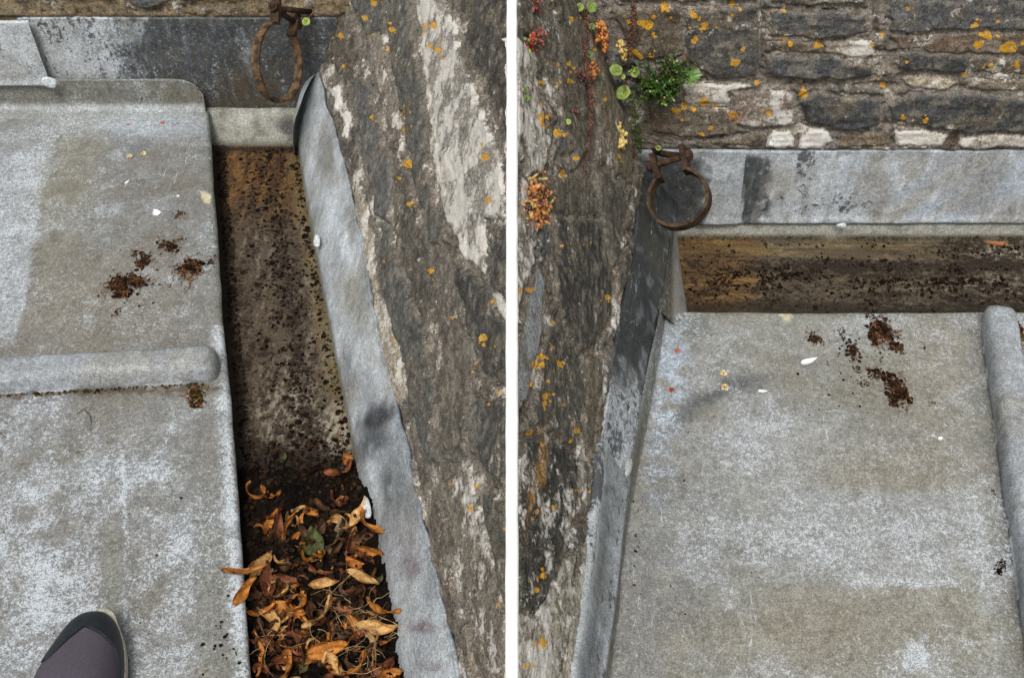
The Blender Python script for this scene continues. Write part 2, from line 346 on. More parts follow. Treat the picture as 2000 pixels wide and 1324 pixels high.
def lead_roll(parent, A, B, w, h, mcol, name='lead_roll', flange=True):
    """wood-cored roll: half-round section from A (rounded stop end) to B"""
    A = np.array(A); B = np.array(B); Lg = np.linalg.norm(B-A); ax = (B-A)/Lg; sd = np.cross([0, 0, 1], ax); n = int(Lg/0.003); t = np.linspace(0, 1, n)
    t = np.concatenate([np.linspace(0, 0.03/Lg, 14)[:-1], np.linspace(0.03/Lg, 1, n)])
    dd = t*Lg; k = 40; th = np.linspace(-0.12, math.pi+0.12, k)
    cs, sn = np.cos(th), np.sin(th); px = np.sign(cs)*np.abs(cs)**0.62; pz = np.sign(sn)*np.abs(sn)**0.5
    sc = np.where(dd < 0.02, (1-(1-np.clip(dd/0.02, 0, 1))**2.6)**(1/2.6), 1.0); scw = 0.25+0.75*sc; sch = 0.10+0.9*sc
    pos = A+ax*dd[:, None, None]+sd*(px[None, :]*w/2*scw[:, None])[..., None]+np.array([0, 0, 1.])*(np.maximum(pz, -.1)[None, :]*h*sch[:, None])[..., None]
    first = pos[:1].copy(); first[...] = A+np.array([0, 0, h*.05]); pos = np.concatenate([first, pos], 0)
    nn = gnorm(pos); s = 1 if (nn[n//2, k//2, 2] > 0) else -1
    pos = pos+nn*s*(0.0012*fbm(pos, 12, 3, 61)+.0006*fbm(pos, 45, 3, 62))[..., None]
    c, m = lead_base(pos, '9ea3a8', '96958f', 'adb4bb'); nb = fbm(pos, 30, 4, 63)
    lo = sstep(.62, .1, pos[..., 2]/h); c = mix(c, C(mcol), .5*np.exp(-((pos[..., 2]-.3*h)/(.22*h))**2)*sstep(-.4, .3, nb)); m[..., 0] = .10+.25*sstep(0, .6, nb)
    m[..., 2] = .15*sstep(.25, .0, pos[..., 2]/h)
    e = sstep(.022, .006, np.concatenate([[0], dd]))[:, None]+0*nb; c = mix(c, C('83857f'), .6*e)
    return sheet(name, pos, c, np.clip(m, 0, 1), LEAD, parent, flip=(s < 0))
lead_roll(roofL, P(430, 722, 0), P(-330, 766, 0), 0.044, 0.029, 'c2c7cb')

# ------------------------------------------------------------------ left gutter: floor, far end, brown staining
gutL = thing('lead_gutter', 'brown stained lead gutter running away with soil and dead leaves at its near end', 'gutter', (-0.3, 1.0, ZG))
ygl = P(500, 287, ZG)[1]
ys = np.arange(0.30, ygl, 0.0022); nS = 110; S = np.linspace(0, 1, nS)[None, :]
x0 = X_LE(ys)[:, None]-0.03; x1 = X_GR(ys)[:, None]+0.004
pos = np.stack([x0+(x1-x0)*S, ys[:, None]+0*S, ZG+0*S+0*ys[:, None]], -1)
rows = []; last = pos[-1]; zt = PY(500, 228, YB-0.006)[2]
for q in np.linspace(0, 1, 40)[1:]:
    r = last.copy(); s_ = q; r[:, 1] = ygl+(YB+.019-ygl)*(1-(1-s_)**1.25); r[:, 2] = ZG+(zt-ZG)*s_**1.3; rows.append(r)
pos = np.concatenate([pos, np.array(rows)], 0)
pos[..., 2] += 0.0012*fbm(pos, 18, 4, 71)
def gutter_colour(pos, along, across, far, endm):
    """along: 0 at the stained end .. 1; across 0..1"""
    n1 = fbm(pos, 22, 5, 72); n2 = fbm(pos, 90, 4, 73)
    return n1, n2
u, v = proj(pos); n1 = fbm(pos, (60, 16, 30), 5, 72); n2 = fbm(pos, (150, 60, 90), 5, 73); n3 = fbm(pos, (110, 9, 30), 3, 74)
c = np.broadcast_to(C('4d4337'), pos.shape).copy()
c = mix(c, C('6b6152'), sstep(.1, .5, n2+.35*n3)*.8)
c = mix(c, C('41311f'), sstep(.0, .6, n1+.6*n2)*.6)
och = sstep(470, 330, v+40*n1); c = mix(c, C('54391c'), .8*och); c = mix(c, C('755730'), .8*och*sstep(-.1, .4, n2+n3)); c = mix(c, C('2a1c12'), .8*och*sstep(.2, .4, .5*n1+.8*n2))
acr = (pos[..., 0]-X_LE(ys.max()*0+pos[..., 1]))/(X_GR(pos[..., 1])-X_LE(pos[..., 1]))
ol = sstep(.80, .92, acr+.03*n1)*(v > 300); c = mix(c, C('685b3c'), .6*ol*sstep(-.4, .2, n3+.3)); 
dk = np.exp(-((acr-.66)/.09)**2)*sstep(300, 500, v); c = mix(c, C('1d1611'), np.clip(dk*sstep(.0, .4, .4*n1+n2)*.6, 0, 1))
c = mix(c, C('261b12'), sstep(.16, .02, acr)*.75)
c = mix(c, C('a29b8e'), .7*blob(u, v, 655, 850, 35, 55, 0, .7)*sstep(-.3, .2, n2)); c = mix(c, C('9b9081'), .6*blob(u, v, 560, 800, 60, 70, 0, .8)*sstep(-.1, .3, n2))
c = mix(c, C('1b1410'), blob(u, v, 560, 940, 140, 60, 0, .7)*.8)
endm = sstep(ygl-.002, ygl+.01, pos[..., 1]); c = mix(c, C('8b8d86'), endm*.95); c = mix(c, C('4d4f3c'), endm*sstep(ygl+.016, ygl+.002, pos[..., 1])*.8)
ne = fbm(pos, 40, 5, 76); c = mix(c, C('5f6058'), endm*.8*sstep(.0, .5, ne)); c = mix(c, C('b0b3b0'), endm*.6*sstep(.1, .5, -ne)*sstep(262, 240, v)); c = mix(c, C('3a3c3c'), .9*blob(u, v, 562, 252, 24, 20, 0, .6)*endm*sstep(-.5, .1, ne)); c = mix(c, C('201812'), .9*np.exp(-((pos[..., 1]-ygl+.006)/.008)**2))
m = np.zeros(pos.shape); m[..., 0] = .3*endm+.35*(1-och)*(1-endm)*sstep(-.2, .4, n2+n3); m[..., 1] = (1-endm)*np.clip(.34+.22*n1+.22*dk+.25*sstep(.2, .02, acr)-.25*ol+.5*sstep(820, 960, v), 0, 1)
sheet('gutter_floor', pos, c, np.clip(m, 0, 1), GUTTER, gutL)

# ------------------------------------------------------------------ left side flashing (long sheet dressed up the wall)
flL = thing('lead_flashing', 'long wavy pale lead flashing between the leafy gutter and the side wall', 'lead flashing', (-0.25, 1.0, ZG))
def side_flashing(parent, y0, y1, lift, darks, name='flashing_sheet', zadd=0.0, topw=0.0, dark=0.0):
    """y1 may be a function of the height fraction, so that the far end can be cut on a slant"""
    nT = 60; T = np.linspace(0, 1, nT); ye = (y1(T) if callable(y1) else y1+0*T)[None, :]
    yb_ = (y0(T) if callable(y0) else y0+0*T)[None, :]; S_ = np.linspace(0, 1, int((ye.max()-yb_.min())/.0025))[:, None]; Y = yb_+(ye-yb_)*S_
    xb = X_GR(Y); xt = X_FT(Y)+topw; o_ = np.zeros(Y.shape); py = np.stack([o_, Y, o_], -1); wob = 0.004*fbm(py, 9, 3, 81)+.0025*fbm(py+3, 28, 2, 82)
    prof = T[None, :]
    X = xb+(xt+wob-xb)*(prof*.86+.14*prof**2); Z = ZG+(ZF-ZG)*(prof**.9)+0*X
    pos = np.stack([X, Y, Z], -1); yend = Y-yb_
    # folded-back top edge
    fold = []
    for q in (1, 2, 3, 4):
        r = pos[:, -1].copy(); r[:, 0] += 0.0009*q+.0006; r[:, 2] -= 0.0008*q*q; fold.append(r[:, None])
    pos = np.concatenate([pos]+fold, 1)
    n = gnorm(pos); s = np.sign(n[n.shape[0]//2, 20, 2])
    bul = 0.0045*fbm(pos, (8, 11, 8), 2, 83)+.0005*fbm(pos, 30, 2, 84)
    pos = pos+n*s*(bul*np.sin(np.clip(np.concatenate([T, [1]*4]), 0, 1)*math.pi)[None, :]+np.concatenate([lift(yend, T[None, :]), np.repeat(lift(yend, T[None, :])[:, -1:], 4, 1)], 1)+zadd)[..., None]
    u, v = uvn(pos, 7, 26, 55)
    c, m = lead_base(pos, 'b3b8bb', 'a19f98', 'c1c8ce')
    st = fbm(pos, (10, 15, 10), 3, 85); stv = fbm(np.stack([pos[..., 0]*.2, pos[..., 1]-pos[..., 2]*1.1, pos[..., 2]*.3], -1), 13, 3, 87); c = mix(c, C('858b8f'), .65*sstep(.05, .5, stv)); c = mix(c, C('d3dadf'), .55*sstep(.1, .5, -stv)); crz = np.exp(-((stv-.22)/.02)**2); c = mix(c, C('6a7074'), .35*crz); c = mix(c, C('c3c9ce'), .6*sstep(.0, .5, st)); c = mix(c, C('8b8a82'), .6*sstep(.1, .6, -st))
    m[..., 0] *= .25; m[..., 2] *= .4
    for (cu, cv, ru, rv, rot, hx, k) in darks:
        bb = blob(u, v, cu, cv, ru, rv, rot, .6); c = mix(c, C(hx), bb*k*sstep(-.8, 0, fbm(pos, 22, 3, 86)+.1))
    Tf = np.concatenate([T, [1]*4])[None, :]+0*c[..., 0]
    c = mix(c, C('6d6a52'), .8*sstep(.12, .03, Tf)*(v < 900)); c = mix(c, C('6f7a86'), .45*sstep(.93, 1.0, Tf))
    m[..., 1] += .15*sstep(600, 300, v)*sstep(-.1, .4, st)
    sheet(name, pos, c, np.clip(m, 0, 1), LEAD, parent, flip=(s < 0))
darks = [(738, 815, 44, 24, -38, '3e4145', 1.0), (728, 865, 45, 26, -30, '565a5e', .9), (670, 470, 10, 60, -18, 'd5dce2', .8), (700, 700, 12, 70, -14, 'd0d7dd', .7), (760, 950, 14, 30, -10, '4f5356', .8), (690, 590, 30, 60, -20, '9b988c', .6), (770, 930, 30, 60, -20, '5f6468', .55), (800, 1110, 16, 22, 0, '6d5a5e', .75), (785, 1080, 30, 50, 0, '8a8388', .5),
         (825, 1225, 22, 14, 0, '6b585b', .7), (845, 1300, 25, 12, 0, '7a6c70', .5), (640, 300, 14, 60, -8, '7d7c72', .6), (650, 420, 20, 60, -15, 'c5ccd2', .7), (715, 760, 20, 50, -20, '7f8488', .5), (800, 980, 25, 40, 0, '868b8e', .5)]
yl0, yl1 = P(592, 318, ZG)[1], P(630, 140, ZF)[1]
yslit = lambda T: yl0+(yl1-yl0)*(.75*T+.25*T*T)
side_flashing(flL, 0.30, yl1+.03, lambda d, T: 0.0*d+0*T, darks, zadd=.001)
flC = thing('lead_flashing', 'short curled lead flashing lapping over the long sheet at the far left corner', 'lead flashing', (-0.34, 1.55, ZG))
side_flashing(flC, yslit, YB+0.02, lambda d, T: 0.004+.016*sstep(.07, .0, d)*np.sin(np.clip(T*1.05+.02, 0, 1)*math.pi), [(596, 270, 20, 40, 0, '6a6a60', .5), (612, 140, 12, 50, 0, 'b0b8bf', .7)], zadd=0.001)
# bent lead clip
def clip(parent, p, rot, sz=(0.008, 0.018), name='lead_clip', hexc='d5dade'):
    a = np.linspace(0, 2*math.pi, 18, endpoint=False); v = []; f = []
    for k, (s, z) in enumerate(((1, -.001), (1, .0022), (.72, .0034))):
        for t in a: v.append((math.cos(t)*sz[0]*s, math.sin(t)*sz[1]*s*(1+.1*math.cos(2*t)), z+.0008*math.sin(t*2)))
    for k in range(2):
        for i in range(18): f.append((k*18+i, k*18+(i+1) % 18, (k+1)*18+(i+1) % 18, (k+1)*18+i))
    f.append(tuple(range(36, 54)))
    M = Matrix.Translation(p) @ rot.to_4x4(); v = [tuple(M @ Vector(q)) for q in v]
    n = len(v); me = mesh(name, v, f, True, {'Col': np.tile(C(hexc), (n, 1)), 'Msk': np.tile([.1, 0, 0], (n, 1))}); return add_obj(name, me, parent, LEAD)

# ------------------------------------------------------------------ back flashing on the far left wall (two lapped sheets)
flB = thing('lead_flashing', 'upright lead flashing under the far wall, half pale and half black', 'lead flashing', (-0.6, YB, 0))
def back_flashing(parent, name, y, xA, xB, z0, z1, colf, skew=0.0, bot=None):
    nx = int((xB-xA)/0.0022); nz = int((z1-z0)/0.0022)
    X, Z = np.meshgrid(np.linspace(xA, xB, nx), np.linspace(0, 1, nz)); zb = z0 if bot is None else bot(X)
    Zz = zb+(z1-zb)*Z; X = X + skew*(1-Z)*(X > (xA+xB)/2)*((X-(xA+xB)/2)/((xB-xA)/2))
    pos = np.stack([X, y+0*X, Zz], -1)
    pos[..., 1] += 0.002*fbm(pos, 9, 3, 91)+.0008*fbm(pos, 40, 3, 92)-.002*sstep(.12, 0, Z)
    # small return into the joint at the top, drip at the foot
    t = pos[-1:].copy(); t[..., 1] += .006; b = pos[:1].copy(); b[..., 1] += .003; pos = np.concatenate([b, pos, t], 0)
    c, m = colf(pos); return sheet(name, pos, c, np.clip(m, 0, 1), LEAD, parent)
def col_back_left(pos):
    u, v = uvn(pos, 16, 24, 57); c, m = lead_base(pos, 'a6a9ab', '8f8d85', 'b6bcc2')
    st = fbm(pos, (60, 10, 11), 4, 94); n1 = fbm(pos, 60, 4, 95)
    D = sstep(215, 275, u+85*st+50*n1)*sstep(800, 660, u-40*st)
    c = mix(c, C('383b3e'), .93*D); c = mix(c, C('6d7174'), .55*D*sstep(.1, .5, st*.6+n1*.6)); c = mix(c, C('5c574a'), .5*D*sstep(.1, .5, -st+.4*n1)); m[..., 1] = .08+.3*(1-D)*sstep(.0, .5, st)+.1; m[..., 0] = .05+.12*D+.15*(1-D)
    c = mix(c, C('4a463a'), .75*blob(u, v, 480, 190, 80, 80, 0, .7)*sstep(-.5, .3, n1+st)); c = mix(c, C('46432f'), .7*blob(u, v, 560, 230, 60, 40, 0, .7)); c = mix(c, C('8d9499'), .65*blob(u, v, 490, 110, 16, 40, -15, .7)*sstep(-.3, .3, n1+st))
    c = mix(c, C('87959f'), .4*blob(u, v, 210, 70, 60, 20, 0, .8)); c = mix(c, C('5c5a52'), .6*sstep(-.1, .4, st)*blob(u, v, 150, 90, 60, 60, 0, .8))
    c = mix(c, C('c0c4c6'), .55*blob(u, v, 130, 130, 60, 40, 0, .8)*(1-D)); m[..., 0] += .55*np.exp(-((u-205-(v-100)*.35)/45)**2)+.25*D*sstep(.2, .5, st); m[..., 1] += .3*(1-D)*sstep(.0, .4, -st); c = mix(c, C('cfd4d8'), .6*(1-D)*sstep(.05, .4, st)); m[..., 2] += .45*blob(u, v, 500, 180, 90, 80, 0, .8)
    return c, m
zt = PY(200, 50, YB)[2]
back_flashing(flB, 'flashing_sheet', YB+0.021, PY(40, 100, YB)[0], -0.268, ZG, zt, col_back_left)
def col_back_lap(pos):
    c, m = lead_base(pos, 'b2b6b8', '9c9a92', 'bfc5ca'); n1 = fbm(pos, (60, 20, 18), 4, 97); m[..., 1] = .35*sstep(.1, .5, n1)+.1*sstep(.12, .15, pos[..., 2]); m[..., 0] += .2; return c, m
xs = PY(52, 48, YB)[0]; xe = PY(96, 165, YB)[0]
back_flashing(flB, 'lapped_sheet', YB+0.0055, xs-0.75, xs, PY(0, 171, YB)[2], zt+.002, col_back_lap, skew=(xe-xs))
clip(flB, Vector(PY(96, 161, YB-0.004)), Matrix.Rotation(math.pi/2, 3, 'X') @ Matrix.Rotation(math.radians(75), 3, 'Z'), (0.009, 0.013))
clip(flL, Vector(P(622, 472, -0.012))+Vector((-.002, 0, .001)), Matrix.Rotation(math.radians(10), 3, 'Z') @ Matrix.Rotation(math.radians(-45), 3, 'Y'), (0.005, 0.014))
clip(flL, Vector(P(720, 992, -0.015))+Vector((-.002, 0, .001)), Matrix.Rotation(math.radians(12), 3, 'Z') @ Matrix.Rotation(math.radians(-45), 3, 'Y'), (0.005, 0.016))

# ------------------------------------------------------------------ right lead roof
roofR = thing('lead_roof', 'broad mottled grey lead roof sheet in front of the cross gutter, right picture', 'lead roof', (0.5, 0.9, 0))
YE = P(1600, 606, 0)[1]
rl0, rl1 = P(1945, 640, 0), P(2052, 1324, 0)               # centre line of the roll
def rollx(y): return rl0[0]+(y-rl0[1])*(rl1[0]-rl0[0])/(rl1[1]-rl0[1])
def right_bay(name, xa_fn, xb_fn, upstand):
    ys = np.append(np.arange(0.30, YE-EDGE_R, 0.0022), YE-EDGE_R); nS = 250 if upstand else 60; S = np.linspace(0, 1, nS)
    if upstand:
        xc = xa_fn(ys)[:, None]; xu = X_RU(ys)[:, None]; fade = np.sqrt(np.clip((YE-.004-ys)/.03, 0, 1))[:, None]
        q = np.linspace(0, 1, 26)[None, :-1]
        ux = xu+(xc-xu)*(q**.8); uz = ZU*fade*(1-q)**1.25
        X = np.concatenate([ux, xc+(xb_fn(ys)[:, None]-xc)*S[None, :]], 1); Z = np.concatenate([uz, 0*(xc+S[None, :])], 1)
    else:
        xa = xa_fn(ys)[:, None]; X = xa+(xb_fn(ys)[:, None]-xa)*S[None, :]; Z = 0*X
    pos = np.stack([X, ys[:, None]+0*X, Z], -1)
    last = pos[-1].copy(); rows = []
    for a in np.linspace(0, 1, 17)[1:]:
        ang = min(a*2, 1)*math.pi/2; r = last.copy()
        r[:, 1] += math.sin(ang)*EDGE_R-max(a-.5, 0)*2*.016; r[:, 2] = r[:, 2]*(1-a)+(math.cos(ang)-1)*EDGE_R-max(a-.5, 0)*2*(.045-EDGE_R); rows.append(r)
    pos = np.concatenate([pos, np.array(rows)], 0)
    n = gnorm(pos); s = np.sign(n[20, -20, 2]); pos = pos+n*s*(0.0022*fbm(pos, 7, 3, 24)+.0005*fbm(pos, 24, 3, 25))[..., None]
    u, v = uvn(pos, 12, 26, 58); c, m = lead_base(pos, '95958f', '8b877a', 'a4a7a8')
    n1 = fbm(pos, 40, 4, 26); n2 = fbm(pos, 14, 4, 27)
    def put(hx, k, b, w=0, dk=0, bn=0):
        nonlocal c
        c = mix(c, C(hx), np.clip(k*b, 0, 1)); m[..., 0] += w*b; m[..., 1] += dk*b; m[..., 2] += bn*b
    put('aab6c6', .9, blob(u, v, 1312, 725, 34, 120, 6, .8)*sstep(-.5, .3, n1+.2), .45)
    put('9ba6b4', .6, blob(u, v, 1290, 880, 30, 120, 6, .8)*sstep(-.3, .4, n1+.1), .4)
    put('77787a', .6, blob(u, v, 1290, 1120, 110, 220, 8, .8)*sstep(-.6, .3, n2+.1), .05)
    put('7c7a72', .5, blob(u, v, 1330, 620, 60, 25, 0, .8), 0, .1)
    put('54585c', .75, np.exp(-((np.hypot(u-1490, v-950)-205)/18)**2)*sstep(1560, 1440, u)*sstep(900, 800, v), 0, .05); put('6b6e70', .6, blob(u, v, 1345, 640, 55, 45, 0, .8)*sstep(-.4, .3, n2+.1))
    put('8f897a', .65, blob(u, v, 1740, 905, 200, 50, 3, .7)); put('8f8878', .6, blob(u, v, 1700, 1230, 260, 90, 0, .7)); put('938a7a', .5, blob(u, v, 1830, 700, 70, 150, 0, .8))
    lite = sstep(938, 962, v-.06*(u-1600))*sstep(1150, 1120, v)*sstep(1420, 1560, u)*sstep(1880, 1850, u); put('a0a3a4', .6, lite, .14)
    put('b3b7b8', .6, np.exp(-((v-1136)/9)**2)*sstep(1600, 1700, u)*sstep(1900, 1860, u), .5)
    put('b6bbbe', .7, np.maximum(blob(u, v, 1792, 1282, 26, 30, 15, .35), .8*blob(u, v, 1806, 1248, 10, 10, 0, .4)), .35)
    put('9ca0a2', .5, blob(u, v, 1380, 1010, 60, 60, 0, .9), .2); put('aaaeb2', .5, blob(u, v, 1500, 880, 150, 60, 0, .9), .15)
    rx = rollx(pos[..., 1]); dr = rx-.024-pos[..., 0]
    put('4e504c', .85, np.exp(-((dr+.006)/.010)**2)*(v > 640)*sstep(-.7, .1, n1+.1), .1, .15); put('7a7d7a', .5, np.exp(-((dr-.012)/.010)**2)*(v > 640)*sstep(-.3, .3, n1), .2)  # contact shade along the roll's left foot, painted into the lead colour
    put('b0b4b4', .5, np.exp(-((dr-.03)/.009)**2)*(v > 940)*sstep(-.3, .3, n2+.2), .15)
    put('7a7c70', .6, np.exp(-((pos[..., 1]-YE+.004)/.01)**2), 0, .05); put('3c3528', .85, sstep(-.008, -.02, pos[..., 2])*(pos[..., 1] > YE-.03))
    put('d9cfae', .9, blob(u, v, 1536, 614, 10, 9, 0, .4))
    if upstand:
        xcc = X_RC(pos[..., 1]); dd = pos[..., 0]-xcc
        put('74756a', .7, sstep(.002, -.008, dd), .1, .12, .1); put('5c5a45', .6, np.exp(-((dd+.004)/.005)**2)); put('a4a8a8', .6, np.exp(-((dd+.016)/.005)**2), .3)
    return sheet(name, pos, c, np.clip(m, 0, 1), LEAD, roofR, flip=(s < 0))
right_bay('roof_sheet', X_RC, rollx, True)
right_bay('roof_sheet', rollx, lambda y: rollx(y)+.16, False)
e0 = P(1943, 622, 0); e1 = np.array([rollx(0.30), 0.30, 0]); 
lead_roll(roofR, e0, e1, 0.042, 0.032, 'b9c1c8')

# ------------------------------------------------------------------ right cross gutter
gutR = thing('lead_gutter', 'brown stained lead gutter crossing below the far wall, right picture', 'gutter', (0.5, 1.2, ZG))
xg0 = P(1332, 540, ZG)[0]
ys = np.arange(YE-0.03, YR, 0.0022); xs = np.linspace(xg0, 0.86, 300)
X, Y = np.meshgrid(xs, ys); pos = np.stack([X, Y, ZG+0*X], -1)
zt = PY(1600, 437, YR+.006)[2]; rows = []
for q in np.linspace(0, 1, 20)[1:]:
    r = pos[-1].copy(); r[:, 1] = YR+.008*q; r[:, 2] = ZG+(zt-ZG)*q**.9; rows.append(r)
pos = np.concatenate([pos, np.array(rows)], 0); cols = []
for q in np.linspace(1, 0, 16)[:-1]:                       # left end turned up to the corner
    r = pos[:, 0].copy(); xe_ = X_RU(np.minimum(r[:, 1], YR))-.002; r[:, 0] = xg0+(xe_-xg0)*q; r[:, 2] = np.maximum(r[:, 2], ZG+q**.8*(ZU-ZG)); cols.append(r[:, None])
pos = np.concatenate(cols+[pos], 1); pos[..., 2] += .0012*fbm(pos, 18, 4, 71)
u, v = proj(pos); n1 = fbm(pos, (16, 60, 30), 5, 172); n2 = fbm(pos, (60, 150, 90), 5, 173); n3 = fbm(pos, (9, 130, 30), 3, 174)
c = np.broadcast_to(C('4d4336'), pos.shape).copy(); c = mix(c, C('6d6350'), sstep(.05, .5, n2+.35*n3)*.8); c = mix(c, C('3d2d1f'), sstep(.0, .6, n1+.6*n2)*.6)
och = sstep(1500, 1440, u+50*n1); c = mix(c, C('5c4122'), .85*och); c = mix(c, C('86683c'), .7*och*sstep(-.05, .4, n2+n3)); c = mix(c, C('2a1c12'), .8*och*sstep(.2, .4, .5*n1+.8*n2))
top = np.exp(-((v-488)/14)**2)*sstep(1960, 1700, u+60*n1); c = mix(c, C('6e5d3a'), .7*top*sstep(-.3, .3, n3+.5*n2+.1))
dk = np.exp(-((v-520)/11)**2)*sstep(1400, 1560, u); c = mix(c, C('1c1510'), np.clip(dk*sstep(.0, .4, .4*n1+n2)*.6, 0, 1))
c = mix(c, C('a39b8c'), .75*blob(u, v, 1950, 495, 60, 14, 8, .6)*sstep(-.3, .3, n2)); c = mix(c, C('9b9182'), .6*blob(u, v, 1930, 565, 70, 30, 0, .7)*sstep(-.2, .3, n2))
c = mix(c, C('1b130e'), .8*sstep(575, 600, v)); c = mix(c, C('c07a4a'), .8*blob(u, v, 1945, 476, 22, 4, 0, .5))
endm = np.maximum(sstep(ZG+.004, ZG+.014, pos[..., 2]), 0); c = mix(c, C('9a9c97'), endm*.95); c = mix(c, C('4d4a38'), np.exp(-((pos[..., 2]-ZG-.006)/.005)**2)*.8*sstep(-.5, .3, n1+.2)); c = mix(c, C('6a6d68'), endm*sstep(.0, .5, n2)*.7)
c = mix(c, C('30312f'), .9*endm*sstep(1322, 1310, u)); c = mix(c, C('85877f'), .6*endm*np.exp(-((u-1322)/6)**2)*sstep(-.4, .3, n1+.2))
m = np.zeros(pos.shape); m[..., 0] = .35*endm+.35*(1-och)*(1-endm)*sstep(-.2, .4, n2+n3); m[..., 1] = (1-endm)*np.clip(.36+.22*n1+.24*dk-.25*top+.10*sstep(1600, 1950, u), 0, 1)
sheet('gutter_floor', pos, c, np.clip(m, 0, 1), GUTTER, gutR)

# ------------------------------------------------------------------ right flashings
flR = thing('lead_flashing', 'pale blue-grey lead flashing along the foot of the coursed stone wall', 'lead flashing', (0.5, YR, 0))
def col_back_right(pos):
    u, v = uvn(pos, 8, 30, 59); c, m = lead_base(pos, 'c1c6ca', 'aba9a2', 'cdd5dd'); st = fbm(pos, (34, 10, 7), 4, 101); n1 = fbm(pos, 60, 4, 102)
    dg = fbm(np.stack([pos[..., 0]*.8-pos[..., 2]*.8, pos[..., 1], pos[..., 2]*.5+pos[..., 0]*.3], -1), (30, 5, 6), 3, 103)
    c = mix(c, C('d0d7de'), .7*sstep(.05, .5, st)); c = mix(c, C('a09c92'), .6*sstep(.1, .5, dg)*(u > 1700)); c = mix(c, C('b2c2d6'), .5*sstep(.1, .5, -dg)*(u > 1640))
    d1 = sstep(1446, 1450, u)*sstep(1506, 1492, u+22*n1+.05*(v-360))*sstep(296, 312, v+10*n1); c = mix(c, C('3d4042'), .93*d1*sstep(-.95, -.25, n1+.3*st)); vr = fbm(pos, (70, 10, 9), 3, 105); c = mix(c, C('dbe2ea'), .6*sstep(.15, .5, vr)); c = mix(c, C('8f8d86'), .5*sstep(.2, .55, -vr)); c = mix(c, C('6d6b62'), .6*sstep(428, 438, v)*sstep(-.4, .3, n1+.1)); m[..., 1] += .25*blob(u, v, 1640, 400, 120, 40, 0, .8)
    d2 = blob(u, v, 1570, 330, 20, 50, 0, .6); m[..., 1] += .35*d2; m[..., 1] += .2*sstep(.1, .5, fbm(pos, 25, 3, 104))*(u < 1780)
    c = mix(c, C('3a3c3b'), .92*sstep(1392, 1366, u+14*n1)*sstep(300, 318, v)); c = mix(c, C('5a5b52'), .5*sstep(1392, 1366, u)*sstep(0, .5, n1)); c = mix(c, C('8f8a7d'), .6*blob(u, v, 1715, 380, 30, 70, 0, .6)); c = mix(c, C('9a958c'), .5*blob(u, v, 1900, 360, 60, 60, 30, .7))
    c = mix(c, C('6f7880'), .6*sstep(302, 294, v)); c = mix(c, C('7a7a74'), .6*blob(u, v, 1400, 300, 60, 8, 0, .6)); m[..., 0] *= .6; m[..., 2] *= .3
    return c, m
ztr = PY(1600, 294, YR+.008)[2]
back_flashing(flR, 'flashing_sheet', YR+0.005, PY(1438, 400, YR)[0], 0.86, PY(1600, 440, YR)[2], ztr, col_back_right)
def col_back_right2(pos):
    c, m = col_back_right(pos); u, v = proj(pos); c = mix(c, C('b4babf'), .7*sstep(1392, 1400, u)); m[..., 1] = .10; return c, m
back_flashing(flR, 'lapped_sheet', YR+0.0005, PY(1235, 400, YR)[0], PY(1440, 400, YR)[0], PY(1600, 438, YR)[2], ztr+.003, col_back_right2, skew=.006)
clip(flR, Vector(PY(1643, 440, YR-.004)), Matrix.Rotation(math.pi/2, 3, 'X') @ Matrix.Rotation(math.pi/2, 3, 'Z'), (.003, .008))
flS = thing('lead_flashing', 'dark narrow lead flashing below the lichened side wall, right picture', 'lead flashing', (0.13, 0.9, 0))
def right_side_flashing(name, y0, y1, off, colf):
    ys = np.arange(y0, y1, .0025); nT = 48; T = np.linspace(0, 1, nT)
    xb = X_RU(ys)+.002; xt = X_RF(ys); py = np.stack([ys*0, ys, ys*0], -1); xt = xt+.003*fbm(py, 12, 3, 111); zb = ZU-.006
    bowl = np.where(ys < .98, -.006, 0)[:, None]*np.sin(T*math.pi)[None, :]
    X = xb[:, None]+(xt-xb)[:, None]*T[None, :]; Z = zb+(ZFR-zb)*T[None, :]**1.05+0*X+bowl*sstep(1.0, .8, ys)[:, None]
    pos = np.stack([X, ys[:, None]+0*X, Z], -1); fold = []
    for q in (1, 2, 3, 4):
        r = pos[:, -1].copy(); r[:, 0] -= .0022*q; r[:, 2] -= .0007*q*q; fold.append(r[:, None])
    foot = pos[:, :1].copy(); foot[..., 2] -= .005; foot[..., 0] -= .002
    pos = np.concatenate([foot, pos]+fold, 1); n = gnorm(pos); s = np.sign(n[n.shape[0]//2, 20, 2])
    TT = np.concatenate([[0], T, [1]*4]); pos = pos+n*s*((.0028*fbm(pos, (8, 12, 8), 2, 112)+.0005*fbm(pos, 34, 2, 113))*np.sin(TT*math.pi)[None, :]+off)[..., None]
    c, m = colf(pos, TT[None, :]+0*pos[..., 0]); sheet(name, pos, c, np.clip(m, 0, 1), LEAD, flS, flip=(s < 0))
def col_side(pos, T):
    u, v = uvn(pos, 12, 24, 60); c, m = lead_base(pos, '9da1a2', '85847a', 'b2b8bc'); n1 = fbm(pos, (50, 30, 40), 4, 114)
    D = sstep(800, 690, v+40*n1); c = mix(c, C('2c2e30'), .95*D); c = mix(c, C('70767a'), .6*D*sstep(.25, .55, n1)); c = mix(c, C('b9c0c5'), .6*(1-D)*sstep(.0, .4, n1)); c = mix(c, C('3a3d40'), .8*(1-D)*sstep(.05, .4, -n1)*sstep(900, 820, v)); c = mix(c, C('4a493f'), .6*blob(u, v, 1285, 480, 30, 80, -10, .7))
    m[..., 0] = .02+.75*(1-D); m[..., 1] = .10+.42*(1-D)*sstep(-.2, .3, n1); c = mix(c, C('4a4f55'), .6*blob(u, v, 1195, 860, 12, 50, 10, .7)); return c, m
